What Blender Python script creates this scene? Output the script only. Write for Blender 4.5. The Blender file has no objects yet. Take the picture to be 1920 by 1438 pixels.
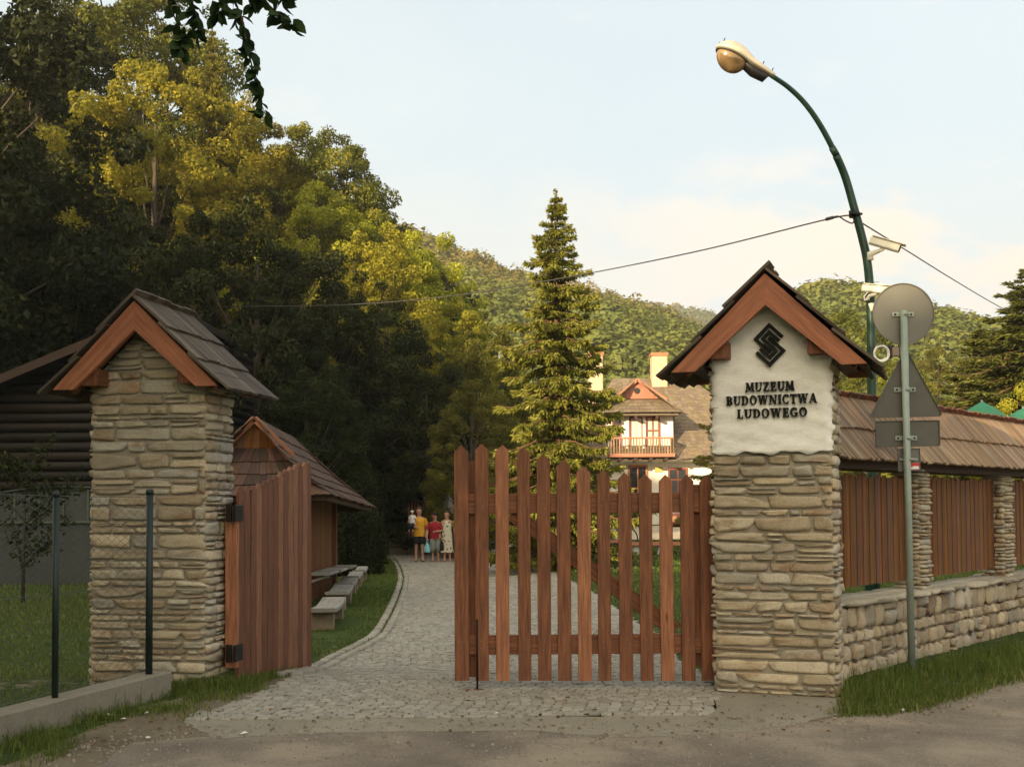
import bpy, math, random
import numpy as np
from mathutils import Vector, Matrix, geometry
R=math.radians
rng=np.random.default_rng(11); random.seed(5)
scene=bpy.context.scene
COL=scene.collection
# ------------------------------------------------------------------ camera
F=2100.0; PITCH=R(2.0); ROLL=R(-0.4); EYE=Vector((0,0,1.6))
SH=231/F-math.tan(PITCH)
CM=(Matrix.Rotation(R(90)+PITCH,3,'X')@Matrix.Rotation(ROLL,3,'Z'))
cam=bpy.data.cameras.new('camera'); cam.sensor_width=36; cam.sensor_fit='HORIZONTAL'
cam.lens=36*F/1920; cam.shift_y=SH*F/1920; cam.clip_end=6000; cam.clip_start=.05
co=bpy.data.objects.new('camera',cam); COL.objects.link(co); co.location=EYE
co.rotation_euler=CM.to_euler(); scene.camera=co
def P(px,py,d):
    """point seen at photo pixel (px,py) at distance y=d"""
    v=CM@Vector(((px-960)/F,(719-py)/F+SH,-1)); t=d/v.y
    return EYE+v*t
def sm(a,b,x):
    t=np.clip((np.asarray(x,float)-a)/(b-a),0,1); return t*t*(3-2*t)
def gz(x,y):
    x=np.asarray(x,float); y=np.asarray(y,float)
    out=sm(-1.5,-.3,(x-3.1)-(y-10.5))
    base=-.2*sm(10.2,13,y)-.05*sm(13,38,y)
    rise=sm(-1.5,1.5,x)*np.interp(y,[0,20,30,40,50,60,80],[0,0,.2,.72,1.02,1.05,1.3])
    return (base+rise)*(1-out)
def G(px,py):
    d=8.
    for _ in range(60):
        p=P(px,py,d); z=float(gz(p.x,p.y)); v=(p-EYE)
        d2=d*(z-EYE.z)/v.z if v.z<-1e-6 else d
        d+=(min(max(d2,3),200)-d)*.6
    return P(px,py,d)
# ------------------------------------------------------------------ mesh builder
class MB:
    def __init__(s): s.V=[];s.L=[];s.S=[];s.U=[];s.M=[];s.T=[];s.SM=[];s.n=0
    def add(s,V,Fs,uv=None,mat=0,tint=0.,smooth=False):
        V=np.asarray(V,float).reshape(-1,3)
        if not isinstance(Fs,(list,tuple)) : Fs=[Fs]
        for f in Fs:
            f=np.asarray(f,int)
            if f.ndim==1: f=f[None,:]
            m,k=f.shape
            s.L.append((f+s.n).ravel()); s.S.append(np.full(m,k))
            if uv is None: s.U.append(np.zeros((m*k,2)))
            elif callable(uv): s.U.append(uv(V,f).reshape(-1,2))
            else: s.U.append(np.asarray(uv,float)[f.ravel()])
            s.M.append(np.full(m,mat)); s.SM.append(np.full(m,smooth))
            s.T.append(np.broadcast_to(np.asarray(tint,float),(m,)).copy())
        s.V.append(V); s.n+=len(V); return s
    def mesh(s,name,mats,origin=(0,0,0)):
        me=bpy.data.meshes.new(name)
        V=np.concatenate(s.V)-np.asarray(origin); L=np.concatenate(s.L); S=np.concatenate(s.S)
        me.vertices.add(len(V)); me.vertices.foreach_set('co',V.astype(np.float32).ravel())
        me.loops.add(len(L)); me.loops.foreach_set('vertex_index',L.astype(np.int32))
        me.polygons.add(len(S)); st=np.concatenate([[0],np.cumsum(S)[:-1]])
        me.polygons.foreach_set('loop_start',st.astype(np.int32))
        me.polygons.foreach_set('material_index',np.concatenate(s.M).astype(np.int32))
        me.polygons.foreach_set('use_smooth',np.concatenate(s.SM))
        u=me.uv_layers.new(name='UVMap'); u.data.foreach_set('uv',np.concatenate(s.U).astype(np.float32).ravel())
        a=me.attributes.new('tint','FLOAT','FACE'); a.data.foreach_set('value',np.concatenate(s.T).astype(np.float32))
        for m in (mats if isinstance(mats,(list,tuple)) else [mats]): me.materials.append(m)
        me.update(calc_edges=True); return me
def add_obj(name,me,parent=None,**props):
    o=bpy.data.objects.new(name,me); COL.objects.link(o)
    if parent is not None: o.parent=parent
    for k,v in props.items(): o[k]=v
    return o
def part(name,mb,mats,parent,world=False,label=None):
    org=(0,0,0)
    if world:
        p=parent; org=np.zeros(3)
        while p is not None: org=org+np.array(p.location); p=p.parent
    o=add_obj(name,mb.mesh(name,mats,org),parent)
    if label: o['label']=label
    return o
def thing(name,label,cat,loc=(0,0,0),rz=0,group=None):
    o=bpy.data.objects.new(name,None); COL.objects.link(o); o.location=loc; o.rotation_euler=(0,0,rz)
    o.empty_display_size=.2
    o['label']=label; o['category']=cat
    if group: o['group']=group
    return o
def single(name,mb,mats,label,cat,loc=(0,0,0),group=None,kind=None,rz=0):
    o=add_obj(name,mb.mesh(name,mats)); o.location=loc; o.rotation_euler=(0,0,rz); o['label']=label; o['category']=cat
    if group: o['group']=group
    if kind: o['kind']=kind
    return o
def struct(name,mb,mats,kind='structure'):
    o=add_obj(name,mb.mesh(name,mats)); o['kind']=kind; return o
def copy_tree(o,parent=None):
    c=o.copy(); COL.objects.link(c)
    if parent is not None: c.parent=parent
    for ch in [k for k in bpy.data.objects if k.parent==o]: copy_tree(ch,c)
    return c
# ------------------------------------------------------------------ shapes
def nrm(v):
    v=np.asarray(v,float); return v/np.linalg.norm(v)
def prism(mb,poly,o,ux,uy,ax,mat=0,tint=0.,smooth=False):
    """extrude the 2-D polygon (counter-clockwise in ux,uy) along ax; uv: u along ax in metres"""
    poly=np.asarray(poly,float); n=len(poly); o=np.asarray(o,float); ux=np.asarray(ux,float); uy=np.asarray(uy,float); ax=np.asarray(ax,float)
    base=o+poly[:,:1]*ux+poly[:,1:]*uy
    V=np.concatenate([base,base+ax]); i=np.arange(n); j=(i+1)%n
    per=np.concatenate([[0],np.cumsum(np.linalg.norm(np.diff(poly,axis=0),axis=1))]); off=rng.random(2)*9; L=np.linalg.norm(ax)
    side=np.stack([i,j,j+n,i+n],1)
    q=np.concatenate([per,[per[-1]+np.linalg.norm(poly[0]-poly[-1])]])
    uvs=np.stack([np.stack([np.zeros(n),q[:-1]],1),np.stack([np.zeros(n),q[1:]],1),np.stack([np.full(n,L),q[1:]],1),np.stack([np.full(n,L),q[:-1]],1)],1)+off
    cap=np.concatenate([poly*[.3,1]+off,poly*[.3,1]+off])
    mb.add(V,[side],uv=lambda V,f:uvs,mat=mat,tint=tint,smooth=smooth)
    mb.n-=2*n; Vl=mb.V.pop()
    mb.add(Vl,[i[::-1][None,:],(i+n)[None,:]],uv=cap,mat=mat,tint=tint)
    return mb
def chrect(w,h,c):
    x,y=w/2,h/2
    if c<=0: return [(-x,-y),(x,-y),(x,y),(-x,y)]
    return [(-x+c,-y),(x-c,-y),(x,-y+c),(x,y-c),(x-c,y),(-x+c,y),(-x,y-c),(-x,-y+c)]
def bar(mb,a,b,w,h,up=(0,0,1),c=.004,mat=0,tint=0.):
    """chamfered board from a to b; w sideways, h along up"""
    a=np.asarray(a,float); b=np.asarray(b,float); ax=b-a; d=nrm(ax); up=np.asarray(up,float)
    sx=np.cross(d,up)
    if np.linalg.norm(sx)<1e-6: up=np.array([0,1.,0]); sx=np.cross(d,up)
    sx=nrm(sx); uy=np.cross(d,sx)
    return prism(mb,chrect(w,h,c),a,sx,uy,ax,mat,tint)
def box(mb,x0,x1,y0,y1,z0,z1,c=.004,mat=0,tint=0.):
    ls=[x1-x0,y1-y0,z1-z0]; k=int(np.argmax(ls)); m=[(x0+x1)/2,(y0+y1)/2,(z0+z1)/2]
    a=list(m);b=list(m); a[k]=[x0,y0,z0][k]; b[k]=[x1,y1,z1][k]
    if k==2: return prism(mb,chrect(ls[0],ls[1],c),a,(1,0,0),(0,1,0),np.subtract(b,a),mat,tint)
    if k==0: return prism(mb,chrect(ls[1],ls[2],c),a,(0,1,0),(0,0,1),np.subtract(b,a),mat,tint)
    return prism(mb,chrect(ls[2],ls[0],c),a,(0,0,1),(1,0,0),np.subtract(b,a),mat,tint)
def loft(mb,rings,cap=True,mat=0,smooth=True,tint=0.):
    n=len(rings[0]); V=np.concatenate([np.asarray(r,float) for r in rings]); m=len(rings)
    i=np.arange(n); j=(i+1)%n
    f=np.concatenate([np.stack([i+k*n,j+k*n,j+(k+1)*n,i+(k+1)*n],1) for k in range(m-1)])
    uv=np.stack([np.repeat(np.arange(m)*.15,n),np.tile(i/n,m)],1)
    Fs=[f]
    mb.add(V,Fs,uv=uv,mat=mat,smooth=smooth,tint=tint)
    if cap:
        mb.n-=len(V); Vl=mb.V.pop()
        mb.add(Vl,[i[::-1][None,:],(i+(m-1)*n)[None,:]],uv=uv,mat=mat,tint=tint)
    return mb
def tube(mb,pts,rad,sides=8,mat=0,cap=True,tint=0.,smooth=True):
    pts=np.asarray(pts,float); m=len(pts); rad=np.broadcast_to(np.asarray(rad,float),(m,))
    T=np.gradient(pts,axis=0); T/=np.linalg.norm(T,axis=1)[:,None]+1e-12
    up=np.array([0,0,1.]) if abs(T[0][2])<.9 else np.array([1.,0,0])
    X=np.cross(T[0],up); X/=np.linalg.norm(X); rings=[]
    a=np.arange(sides)/sides*2*math.pi
    for k in range(m):
        X=X-T[k]*np.dot(X,T[k]); X/=np.linalg.norm(X)+1e-12; Y=np.cross(T[k],X)
        rings.append(pts[k]+rad[k]*(np.cos(a)[:,None]*X+np.sin(a)[:,None]*Y))
    return loft(mb,rings,cap,mat,smooth,tint)
def spline(pts,n):
    pts=np.asarray(pts,float); q=np.concatenate([[2*pts[0]-pts[1]],pts,[2*pts[-1]-pts[-2]]]); m=len(pts)-1; out=[]
    for t in np.linspace(0,m-1e-9,n):
        k=int(t); u=t-k; a,b,c,d=q[k:k+4]
        out.append(.5*(2*b+(c-a)*u+(2*a-5*b+4*c-d)*u*u+(3*b-a-3*c+d)*u**3))
    return np.array(out)
def ell(c,rx,ry,n=16,ax=(1,0,0),ay=(0,1,0)):
    a=np.arange(n)/n*2*math.pi
    return np.asarray(c,float)+rx*np.cos(a)[:,None]*np.asarray(ax,float)+ry*np.sin(a)[:,None]*np.asarray(ay,float)
def lathe(mb,prof,c=(0,0,0),n=20,mat=0,smooth=True,cap=True):
    return loft(mb,[ell((c[0],c[1],c[2]+z),r,r,n) for r,z in prof],cap,mat,smooth)
def poly_sheet(mb,pts,jit=.0,step=.15,z=.004,mat=0):
    """ground sheet from a world outline, edges roughened, follows gz"""
    out=[]
    for k in range(len(pts)):
        a=np.array(pts[k][:2]);b=np.array(pts[(k+1)%len(pts)][:2]); n=max(1,int(np.linalg.norm(b-a)/step))
        n=min(n,60)
        for i in range(n):
            q=a+(b-a)*i/n; out.append(q+(rng.normal(0,jit,2) if i else 0))
    out=np.array(out); tri=geometry.tessellate_polygon([[Vector((p[0],p[1],0)) for p in out]])
    V=np.column_stack([out,gz(out[:,0],out[:,1])+z])
    f=np.array(tri)
    a=V[f[:,0]];b=V[f[:,1]];c=V[f[:,2]]; fl=np.cross(b-a,c-a)[:,2]<0; f[fl]=f[fl][:,::-1]
    mb.add(V,[f],uv=V[:,:2],mat=mat); return mb
# rounded stones
def _tmpl(n,faces5=True):
    g=np.linspace(-1,1,n+1); V={};Fq=[]
    def vid(p):
        k=tuple(np.round(p,6)); 
        if k not in V: V[k]=len(V)
        return V[k]
    for ax,sg in [(0,-1),(0,1),(2,-1),(2,1),(1,-1)]+([] if faces5 else [(1,1)]):
        u,v=[a for a in range(3) if a!=ax]
        for i in range(n):
            for j in range(n):
                q=[]
                for (a,b) in ((i,j),(i+1,j),(i+1,j+1),(i,j+1)):
                    p=np.zeros(3);p[ax]=sg;p[u]=g[a];p[v]=g[b];q.append(vid(p))
                flip=(sg<0)!=(ax==1)
                Fq.append(q[::-1] if flip else q)
    return np.array([k for k in V]),np.array(Fq)
TM={n:_tmpl(n) for n in (2,3,4,5)}
def stones(mb,C,Hs,ax,n=4,p=6.,nz=.08,mat=0,tint=None,rg=None):
    """C (N,3) local centres, Hs (N,3) half sizes in (u,depth,v); ax=(u,outward,v) axes"""
    rg=rg or rng
    T,Q=TM[n]; N=len(C); C=np.asarray(C,float); Hs=np.asarray(Hs,float)
    r=(np.abs(T)**p).sum(1)**(-1/p); B=(T*r[:,None])[None].repeat(N,0)
    a=rg.normal(0,.10,(N,4,1))
    x=B[:,:,0]*(1+a[:,0]*B[:,:,2])+a[:,2]*.7*B[:,:,2]; z=B[:,:,2]*(1+a[:,1]*B[:,:,0])+a[:,3]*.5*B[:,:,0]
    y=B[:,:,1].copy()
    for _ in range(3):
        k=rg.normal(0,2.2,(N,3,1)); ph=rg.random((N,1))*6.3
        s=np.sin(k[:,0]*B[:,:,0]+k[:,1]*B[:,:,1]+k[:,2]*B[:,:,2]+ph)*nz
        x=x+s*B[:,:,0]*.35; z=z+s*B[:,:,2]*1.1; y=y+s*.8
    W=C[:,None,:]+(x*Hs[:,0:1])[...,None]*np.asarray(ax[0])-(y*Hs[:,1:2])[...,None]*np.asarray(ax[1])*1.0+(z*Hs[:,2:3])[...,None]*np.asarray(ax[2])
    m=len(T); FF=(Q[None]+(np.arange(N)*m)[:,None,None]).reshape(-1,4)
    # uv carries the stone-local position for stains
    uv=np.stack([x,z],2).reshape(-1,2)
    det=np.dot(np.cross(np.asarray(ax[0]),-np.asarray(ax[1])),np.asarray(ax[2]))
    if det<0: FF=FF[:,::-1]
    mb.add(W.reshape(-1,3),[FF],uv=uv,mat=mat,smooth=True,tint=0. if tint is None else np.repeat(tint,len(Q)))
def courses(u0,u1,v0,v1,hr,wr,rg,lim=None,gap=.012):
    """rows of stones filling a rectangle; lim(v)->(umin,umax)"""
    out=[]; v=v0
    while v<v1-.02:
        h=min(rg.uniform(*hr)*rg.choice([.7,1,1,1.35]),v1-v)
        if v1-v-h<hr[0]*.6: h=v1-v
        a,b=(u0,u1) if lim is None else lim(v+h*.75)
        a=max(a,u0);b=min(b,u1); u=a
        while u<b-.015:
            w=rg.uniform(*wr)*min(1.5,max(.6,h/hr[0]*.7)); 
            if b-u-w<wr[0]*.5: w=b-u
            if rg.random()<.13 and h>hr[0]*1.2 and w>.1:
                k=rg.uniform(.35,.65)
                out.append((u+w/2,v+h*k/2,w/2-gap/2,h*k/2-gap/2)); out.append((u+w/2,v+h*(1+k)/2,w/2-gap/2,h*(1-k)/2-gap/2))
            else: out.append((u+w/2,v+h/2,w/2-gap/2,h/2-gap/2))
            u+=w
        v+=h
    return np.array(out)
# ------------------------------------------------------------------ materials
class NT:
    def __init__(s,nt): s.t=nt; s.nodes=nt.nodes; s.links=nt.links
    def __call__(s,typ,ins=None,**props):
        n=s.nodes.new(typ)
        for k,v in props.items(): setattr(n,k,v)
        for k,v in (ins or {}).items(): s.set(n.inputs[k],v)
        return n
    def set(s,sock,v):
        if isinstance(v,bpy.types.NodeSocket): s.links.new(v,sock)
        elif isinstance(v,(tuple,list)) and len(v)==3 and sock.type=='RGBA': sock.default_value=(*v,1)
        else: sock.default_value=v
    def mix(s,f,a,b,mode='MIX'):
        n=s('ShaderNodeMix',data_type='RGBA',blend_type=mode); s.set(n.inputs[0],f); s.set(n.inputs[6],a); s.set(n.inputs[7],b); return n.outputs[2]
    def math(s,op,a,b=0.,c=0.,clamp=False):
        n=s('ShaderNodeMath',operation=op,use_clamp=clamp); s.set(n.inputs[0],a); s.set(n.inputs[1],b)
        if len(n.inputs)>2: s.set(n.inputs[2],c)
        return n.outputs[0]
    def ramp(s,f,stops):
        n=s('ShaderNodeValToRGB',{'Fac':f}); e=n.color_ramp.elements
        while len(e)<len(stops): e.new(.5)
        for el,(p,c) in zip(e,stops): el.position=p; el.color=(*c,1) if len(c)==3 else c
        return n.outputs['Color']
    def noise(s,vec,scale,detail=4.,rough=.55,dist=0.,out='Fac'):
        n=s('ShaderNodeTexNoise',{'Scale':scale,'Detail':detail,'Roughness':rough,'Distortion':dist})
        if vec is not None: s.set(n.inputs['Vector'],vec)
        return n.outputs[out]
    def vmap(s,vec,scale):
        n=s('ShaderNodeMapping',{'Vector':vec}); n.inputs['Scale'].default_value=scale; return n.outputs[0]
    def rng(s,v,a,b,c,d):
        n=s('ShaderNodeMapRange',{0:v,1:a,2:b,3:c,4:d}); return n.outputs[0]
    def bump(s,h,strength,dist=.02,nrm=None):
        n=s('ShaderNodeBump',{'Height':h,'Strength':strength,'Distance':dist})
        if nrm is not None: s.set(n.inputs['Normal'],nrm)
        return n.outputs[0]
def new_mat(name):
    m=bpy.data.materials.new(name); m.use_nodes=True; nt=NT(m.node_tree); nt.nodes.clear()
    out=nt('ShaderNodeOutputMaterial'); return m,nt,out
def finish(nt,out,col,rough=.7,normal=None,metal=0.,spec=.3,**kw):
    ins={'Base Color':col,'Roughness':rough,'Metallic':metal,'Specular IOR Level':spec}; ins.update(kw)
    b=nt('ShaderNodeBsdfPrincipled',ins)
    if normal is not None: nt.set(b.inputs['Normal'],normal)
    nt.links.new(b.outputs[0],out.inputs['Surface']); return b
def wood(name,c1,c2,c3=None,rough=.65,gs=1.,bump=.25,knots=True,weather=0.,var=(.58,1.42)):
    """c1 dark grain, c2 body, board-to-board variation via islands"""
    m,nt,out=new_mat(name); uv=nt('ShaderNodeUVMap').outputs[0]; geo=nt('ShaderNodeNewGeometry'); isl=geo.outputs['Random Per Island']
    sh=nt('ShaderNodeVectorMath',{0:uv,1:nt('ShaderNodeCombineXYZ',{'X':nt.math('MULTIPLY',isl,31.),'Y':nt.math('MULTIPLY',isl,17.)}).outputs[0]},operation='ADD').outputs[0]
    g1=nt.noise(nt.vmap(sh,(1.1*gs,16*gs,1)),2.2,6.,.6,.6); g2=nt.noise(nt.vmap(sh,(2.5*gs,70*gs,1)),2.,3.,.6); blot=nt.noise(nt.vmap(sh,(1.6,3.5,1)),1.6,4.,.6)
    f=nt.math('ADD',nt.math('MULTIPLY',g1,.65),nt.math('MULTIPLY',g2,.35))
    col=nt.ramp(f,[(.33,c1),(.62,c2)])
    c3=c3 or tuple(x*.55 for x in c2)
    col=nt.mix(nt.rng(blot,.45,.75,0,.75),col,c3)
    if knots:
        v=nt('ShaderNodeTexVoronoi',{'Vector':nt.vmap(sh,(1.5,7,1)),'Scale':1.,'Randomness':1.}); k=nt.rng(v.outputs['Distance'],.02,.10,.85,0)
        col=nt.mix(k,col,tuple(x*.3 for x in c1))
    hs=nt('ShaderNodeHueSaturation',{'Hue':nt.rng(nt.math('FRACT',nt.math('MULTIPLY',isl,7.3)),0,1,.488,.514),'Saturation':nt.rng(nt.math('FRACT',nt.math('MULTIPLY',isl,3.7)),0,1,.8,1.1),'Value':nt.rng(isl,0,1,*var),'Color':col})
    col=hs.outputs[0]
    if weather>0:
        wn=nt.noise(geo.outputs['Position'],2.5,5.,.6); col=nt.mix(nt.rng(wn,.45,.7,0,weather),col,(.16,.14,.12))
    finish(nt,out,col,nt.rng(g1,.3,.7,rough-.1,rough+.15),nt.bump(f,bump,.01)); return m
def plain(name,col,rough=.6,metal=0.,var=.12,bump=.0,scale=6.,spec=.4,**kw):
    m,nt,out=new_mat(name); pos=nt('ShaderNodeTexCoord').outputs['Object']; n=nt.noise(pos,scale,5.,.6)
    c=nt.mix(nt.rng(n,.3,.7,0,1),tuple(x*(1-var) for x in col),tuple(min(1,x*(1+var)) for x in col))
    finish(nt,out,c,nt.rng(n,.3,.7,max(.05,rough-.08),min(1,rough+.1)),nt.bump(nt.noise(pos,scale*8,4.,.6),bump,.01) if bump else None,metal,spec,**kw); return m
def leafmat(name,c1,c2,c3,trans=.35,hue=.03,val=.35):
    m,nt,out=new_mat(name); t=nt('ShaderNodeAttribute',attribute_name='tint').outputs['Fac']; ob=nt('ShaderNodeObjectInfo').outputs['Random']
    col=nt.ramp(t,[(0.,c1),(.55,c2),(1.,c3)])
    col=nt('ShaderNodeHueSaturation',{'Hue':nt.rng(ob,0,1,.5-hue,.5+hue),'Saturation':1.,'Value':nt.rng(nt.math('FRACT',nt.math('MULTIPLY',ob,5.7)),0,1,1-val,1+val),'Color':col}).outputs[0]
    d=nt('ShaderNodeBsdfDiffuse',{'Color':col}); tr=nt('ShaderNodeBsdfTranslucent',{'Color':nt.mix(.5,col,(c3[0]*1.3,c3[1]*1.3,c3[2]),'MIX')})
    gl=nt('ShaderNodeBsdfGlossy',{'Color':(.5,.5,.5),'Roughness':.45})
    mx=nt('ShaderNodeMixShader',{0:trans,1:d.outputs[0],2:tr.outputs[0]}); m2=nt('ShaderNodeMixShader',{0:.02,1:mx.outputs[0],2:gl.outputs[0]})
    nt.links.new(m2.outputs[0],out.inputs['Surface']); return m
SKYV=4.15; EXPO=1.0; GLW=2.4; SUNP=5.; HAZE=.00042; TSEED=3
# ------------------------------------------------------------------ material library
WGATE=wood('gate_wood',(.060,.017,.003),(.270,.084,.009),(.11,.032,.005))
WGATE2=wood('gate_wood_sunbleached',(.12,.034,.005),(.43,.150,.028),(.23,.070,.012))
WBARGE=wood('barge_wood',(.19,.050,.009),(.44,.134,.024),(.30,.085,.015),rough=.6,gs=.8)
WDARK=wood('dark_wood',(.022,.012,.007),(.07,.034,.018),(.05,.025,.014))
WSLAT=wood('slat_wood',(.060,.022,.006),(.235,.084,.018),(.13,.045,.012),var=(.8,1.2))
WSHING=wood('shingle_wood',(.042,.030,.021),(.145,.108,.078),(.08,.06,.043),rough=.85,gs=.7,knots=False)
WSHTAN=wood('shingle_tan',(.12,.070,.036),(.36,.235,.135),(.23,.145,.08),var=(.66,1.3),rough=.8,gs=.7,knots=False)
WSHRED=wood('shingle_ridge',(.06,.022,.012),(.21,.078,.040),(.14,.05,.027),rough=.8,knots=False)
WHOUSER=wood('house_shingle',(.075,.055,.036),(.235,.175,.115),(.16,.12,.08),var=(.82,1.16),rough=.85,knots=False)
WGREY=wood('bench_wood',(.11,.10,.085),(.34,.31,.26),(.22,.20,.165),rough=.85,knots=False)
WORANGE=wood('house_trim_wood',(.24,.075,.03),(.46,.16,.06),(.34,.11,.04))
WREDBR=wood('window_wood',(.10,.028,.014),(.24,.07,.034),(.17,.05,.025))
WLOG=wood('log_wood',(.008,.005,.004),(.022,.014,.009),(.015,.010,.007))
def stone_mat(name,stops,stain=.7):
    m,nt,out=new_mat(name); geo=nt('ShaderNodeNewGeometry'); isl=geo.outputs['Random Per Island']; pos=nt('ShaderNodeTexCoord').outputs['Object']
    base=nt.ramp(isl,stops)
    n=nt.noise(pos,9.,6.,.62); n2=nt.noise(pos,60.,4.,.6); st=nt.noise(nt.vmap(pos,(1,1,2.2)),3.7,5.,.65,.4)
    c=nt.mix(nt.rng(n,.3,.72,0,.6),base,(.48,.42,.32))
    c=nt.mix(nt.rng(st,.52,.70,0,stain),c,(.25,.125,.05))
    c=nt.mix(nt.rng(n2,.4,.75,0,.35),c,(.13,.10,.07))
    val=nt.rng(nt.math('FRACT',nt.math('MULTIPLY',isl,13.7)),0,1,.80,1.28)
    c=nt('ShaderNodeHueSaturation',{'Value':val,'Color':c}).outputs[0]
    finish(nt,out,c,.85,nt.bump(nt.math('ADD',nt.math('MULTIPLY',n,1.),nt.math('MULTIPLY',n2,.5)),.85,.014),spec=.25); return m
STONE=stone_mat('sandstone',[(0.,(.40,.32,.21)),(.18,(.50,.41,.275)),(.34,(.31,.225,.135)),(.48,(.56,.48,.345)),(.58,(.36,.34,.29)),(.70,(.43,.38,.285)),(.80,(.27,.185,.11)),(.90,(.40,.39,.345)),(1.,(.56,.49,.36))])
STONEW=stone_mat('rubble_stone',[(0.,(.38,.29,.18)),(.2,(.43,.34,.215)),(.38,(.30,.22,.145)),(.5,(.46,.37,.245)),(.66,(.33,.28,.21)),(.8,(.27,.17,.115)),(.9,(.36,.33,.28)),(1.,(.48,.39,.27))],.5)
STONEG=stone_mat('grey_stone',[(0.,(.30,.27,.22)),(.5,(.37,.33,.27)),(1.,(.27,.23,.18))],.4)  # plain grey-brown stone for the log house base and bench legs
def gritty(name,cols,scale=20.,bump=.5,bd=.01,big=1.2,spots=None):
    m,nt,out=new_mat(name); pos=nt('ShaderNodeTexCoord').outputs['Object']
    a=nt.noise(pos,big,6.,.62,.3); b=nt.noise(pos,scale,5.,.65); c=nt.noise(pos,scale*6,3.,.6)
    col=nt.ramp(nt.math('ADD',nt.math('MULTIPLY',a,.7),nt.math('MULTIPLY',b,.3)),cols)
    col=nt.mix(nt.rng(c,.35,.7,0,.45),col,nt.mix(1.,col,(.42,.42,.42),'MULTIPLY'))
    if spots:
        v=nt('ShaderNodeTexVoronoi',{'Vector':pos,'Scale':spots[0]}); col=nt.mix(nt.rng(v.outputs['Distance'],spots[1],spots[1]*1.6,.7,0),col,spots[2])
    finish(nt,out,col,.92,nt.bump(nt.math('ADD',b,nt.math('MULTIPLY',c,.6)),bump,bd),spec=.2); return m
MORTAR=gritty('mortar',[(.3,(.33,.295,.235)),(.7,(.46,.415,.335))],30.,.6)
ASPH=gritty('asphalt',[(.36,(.175,.142,.112)),(.48,(.25,.205,.16)),(.60,(.38,.31,.23))],45.,.9,.010,1.1,(34.,.13,(.40,.34,.26)))
CONC=gritty('concrete',[(.35,(.235,.205,.155)),(.65,(.345,.305,.235))],22.,.6,.008)
PATHB=gritty('joint_sand',[(.35,(.13,.115,.085)),(.65,(.20,.18,.135))],30.,.5)
GRAVEL=gritty('court_gravel',[(.35,(.40,.33,.23)),(.65,(.54,.45,.33))],25.,.4)
SOIL=gritty('earth',[(.3,(.10,.075,.045)),(.5,(.19,.15,.10)),(.7,(.27,.22,.155))],18.,.7)
def sett_mat():
    m,nt,out=new_mat('granite_setts'); geo=nt('ShaderNodeNewGeometry'); isl=geo.outputs['Random Per Island']; pos=nt('ShaderNodeTexCoord').outputs['Object']
    c=nt.ramp(isl,[(0.,(.255,.23,.19)),(.35,(.31,.285,.235)),(.7,(.35,.32,.265)),(1.,(.40,.37,.305))]); n=nt.noise(pos,.7,5.,.6); n2=nt.noise(pos,50.,4.,.6)
    c=nt.mix(nt.rng(n,.45,.7,0,.5),c,(.26,.215,.15)); c=nt.mix(nt.rng(n2,.4,.7,0,.4),c,(.15,.14,.12))
    finish(nt,out,c,.8,nt.bump(n2,.4,.006),spec=.3); return m
SETT=sett_mat()
def plaster_mat():
    m,nt,out=new_mat('white_plaster'); pos=nt('ShaderNodeTexCoord').outputs['Object']
    n=nt.noise(nt.vmap(pos,(1,1,2.2)),7.,6.,.6); n2=nt.noise(pos,45.,4.,.6); d=nt.noise(nt.vmap(pos,(2.5,2.5,.6)),3.,5.,.6)
    c=nt.mix(nt.rng(d,.5,.8,0,.4),(.87,.85,.80),(.70,.66,.58)); c=nt.mix(nt.rng(n2,.5,.75,0,.2),c,(.5,.47,.42))
    finish(nt,out,c,.85,nt.bump(nt.math('ADD',n,nt.math('MULTIPLY',n2,.25)),.35,.03),spec=.2); return m
PLASTER=plaster_mat()
WHITEW=plain('whitewash',(.80,.76,.68),.85,var=.05,bump=.15)
def ground_mat():
    m,nt,out=new_mat('ground'); pos=nt('ShaderNodeTexCoord').outputs['Object']
    a=nt.noise(pos,.35,6.,.6); b=nt.noise(pos,5.,6.,.65); c=nt.noise(pos,55.,4.,.65)
    g=nt.ramp(nt.math('ADD',nt.math('MULTIPLY',b,.6),nt.math('MULTIPLY',c,.4)),[(.3,(.020,.032,.009)),(.5,(.050,.075,.018)),(.7,(.095,.12,.032))])
    e=nt.ramp(b,[(.3,(.10,.075,.045)),(.7,(.26,.20,.13))])
    col=nt.mix(nt.rng(nt.math('ADD',nt.math('MULTIPLY',a,.5),nt.math('MULTIPLY',b,.5)),.56,.64,0,1),g,e)
    finish(nt,out,col,.95,nt.bump(nt.math('ADD',b,c),.8,.03),spec=.1); return m
GROUND=ground_mat()
HILLG=gritty('hill_soil',[(.3,(.04,.055,.018)),(.7,(.075,.09,.03))],3.,.4,.1,.05)
BARK=gritty('bark',[(.3,(.045,.035,.025)),(.7,(.12,.095,.07))],14.,.9,.02,2.)
BARKR=gritty('spruce_bark',[(.3,(.10,.055,.03)),(.7,(.22,.125,.07))],14.,.9,.02,2.)
L1=leafmat('leaves_deciduous',(.05,.062,.010),(.13,.135,.020),(.25,.215,.03),.34,.02,.22)
L2=leafmat('leaves_dark',(.009,.013,.003),(.022,.028,.006),(.050,.054,.010),.24,.02,.2)  # woodland shade put into the leaf colour, far darker than the green leaves
LS2=leafmat('old_needles',(.042,.050,.012),(.095,.105,.022),(.16,.16,.032),.2,.012,.1)
LY=leafmat('leaves_sunlit_yellow',(.135,.138,.015),(.28,.270,.025),(.45,.39,.04),.36,.02,.15)  # golden sunlight on the slope trees put into the leaf colour
LS=leafmat('needles',(.075,.085,.016),(.18,.182,.030),(.29,.26,.045),.22,.012,.12)
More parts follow.
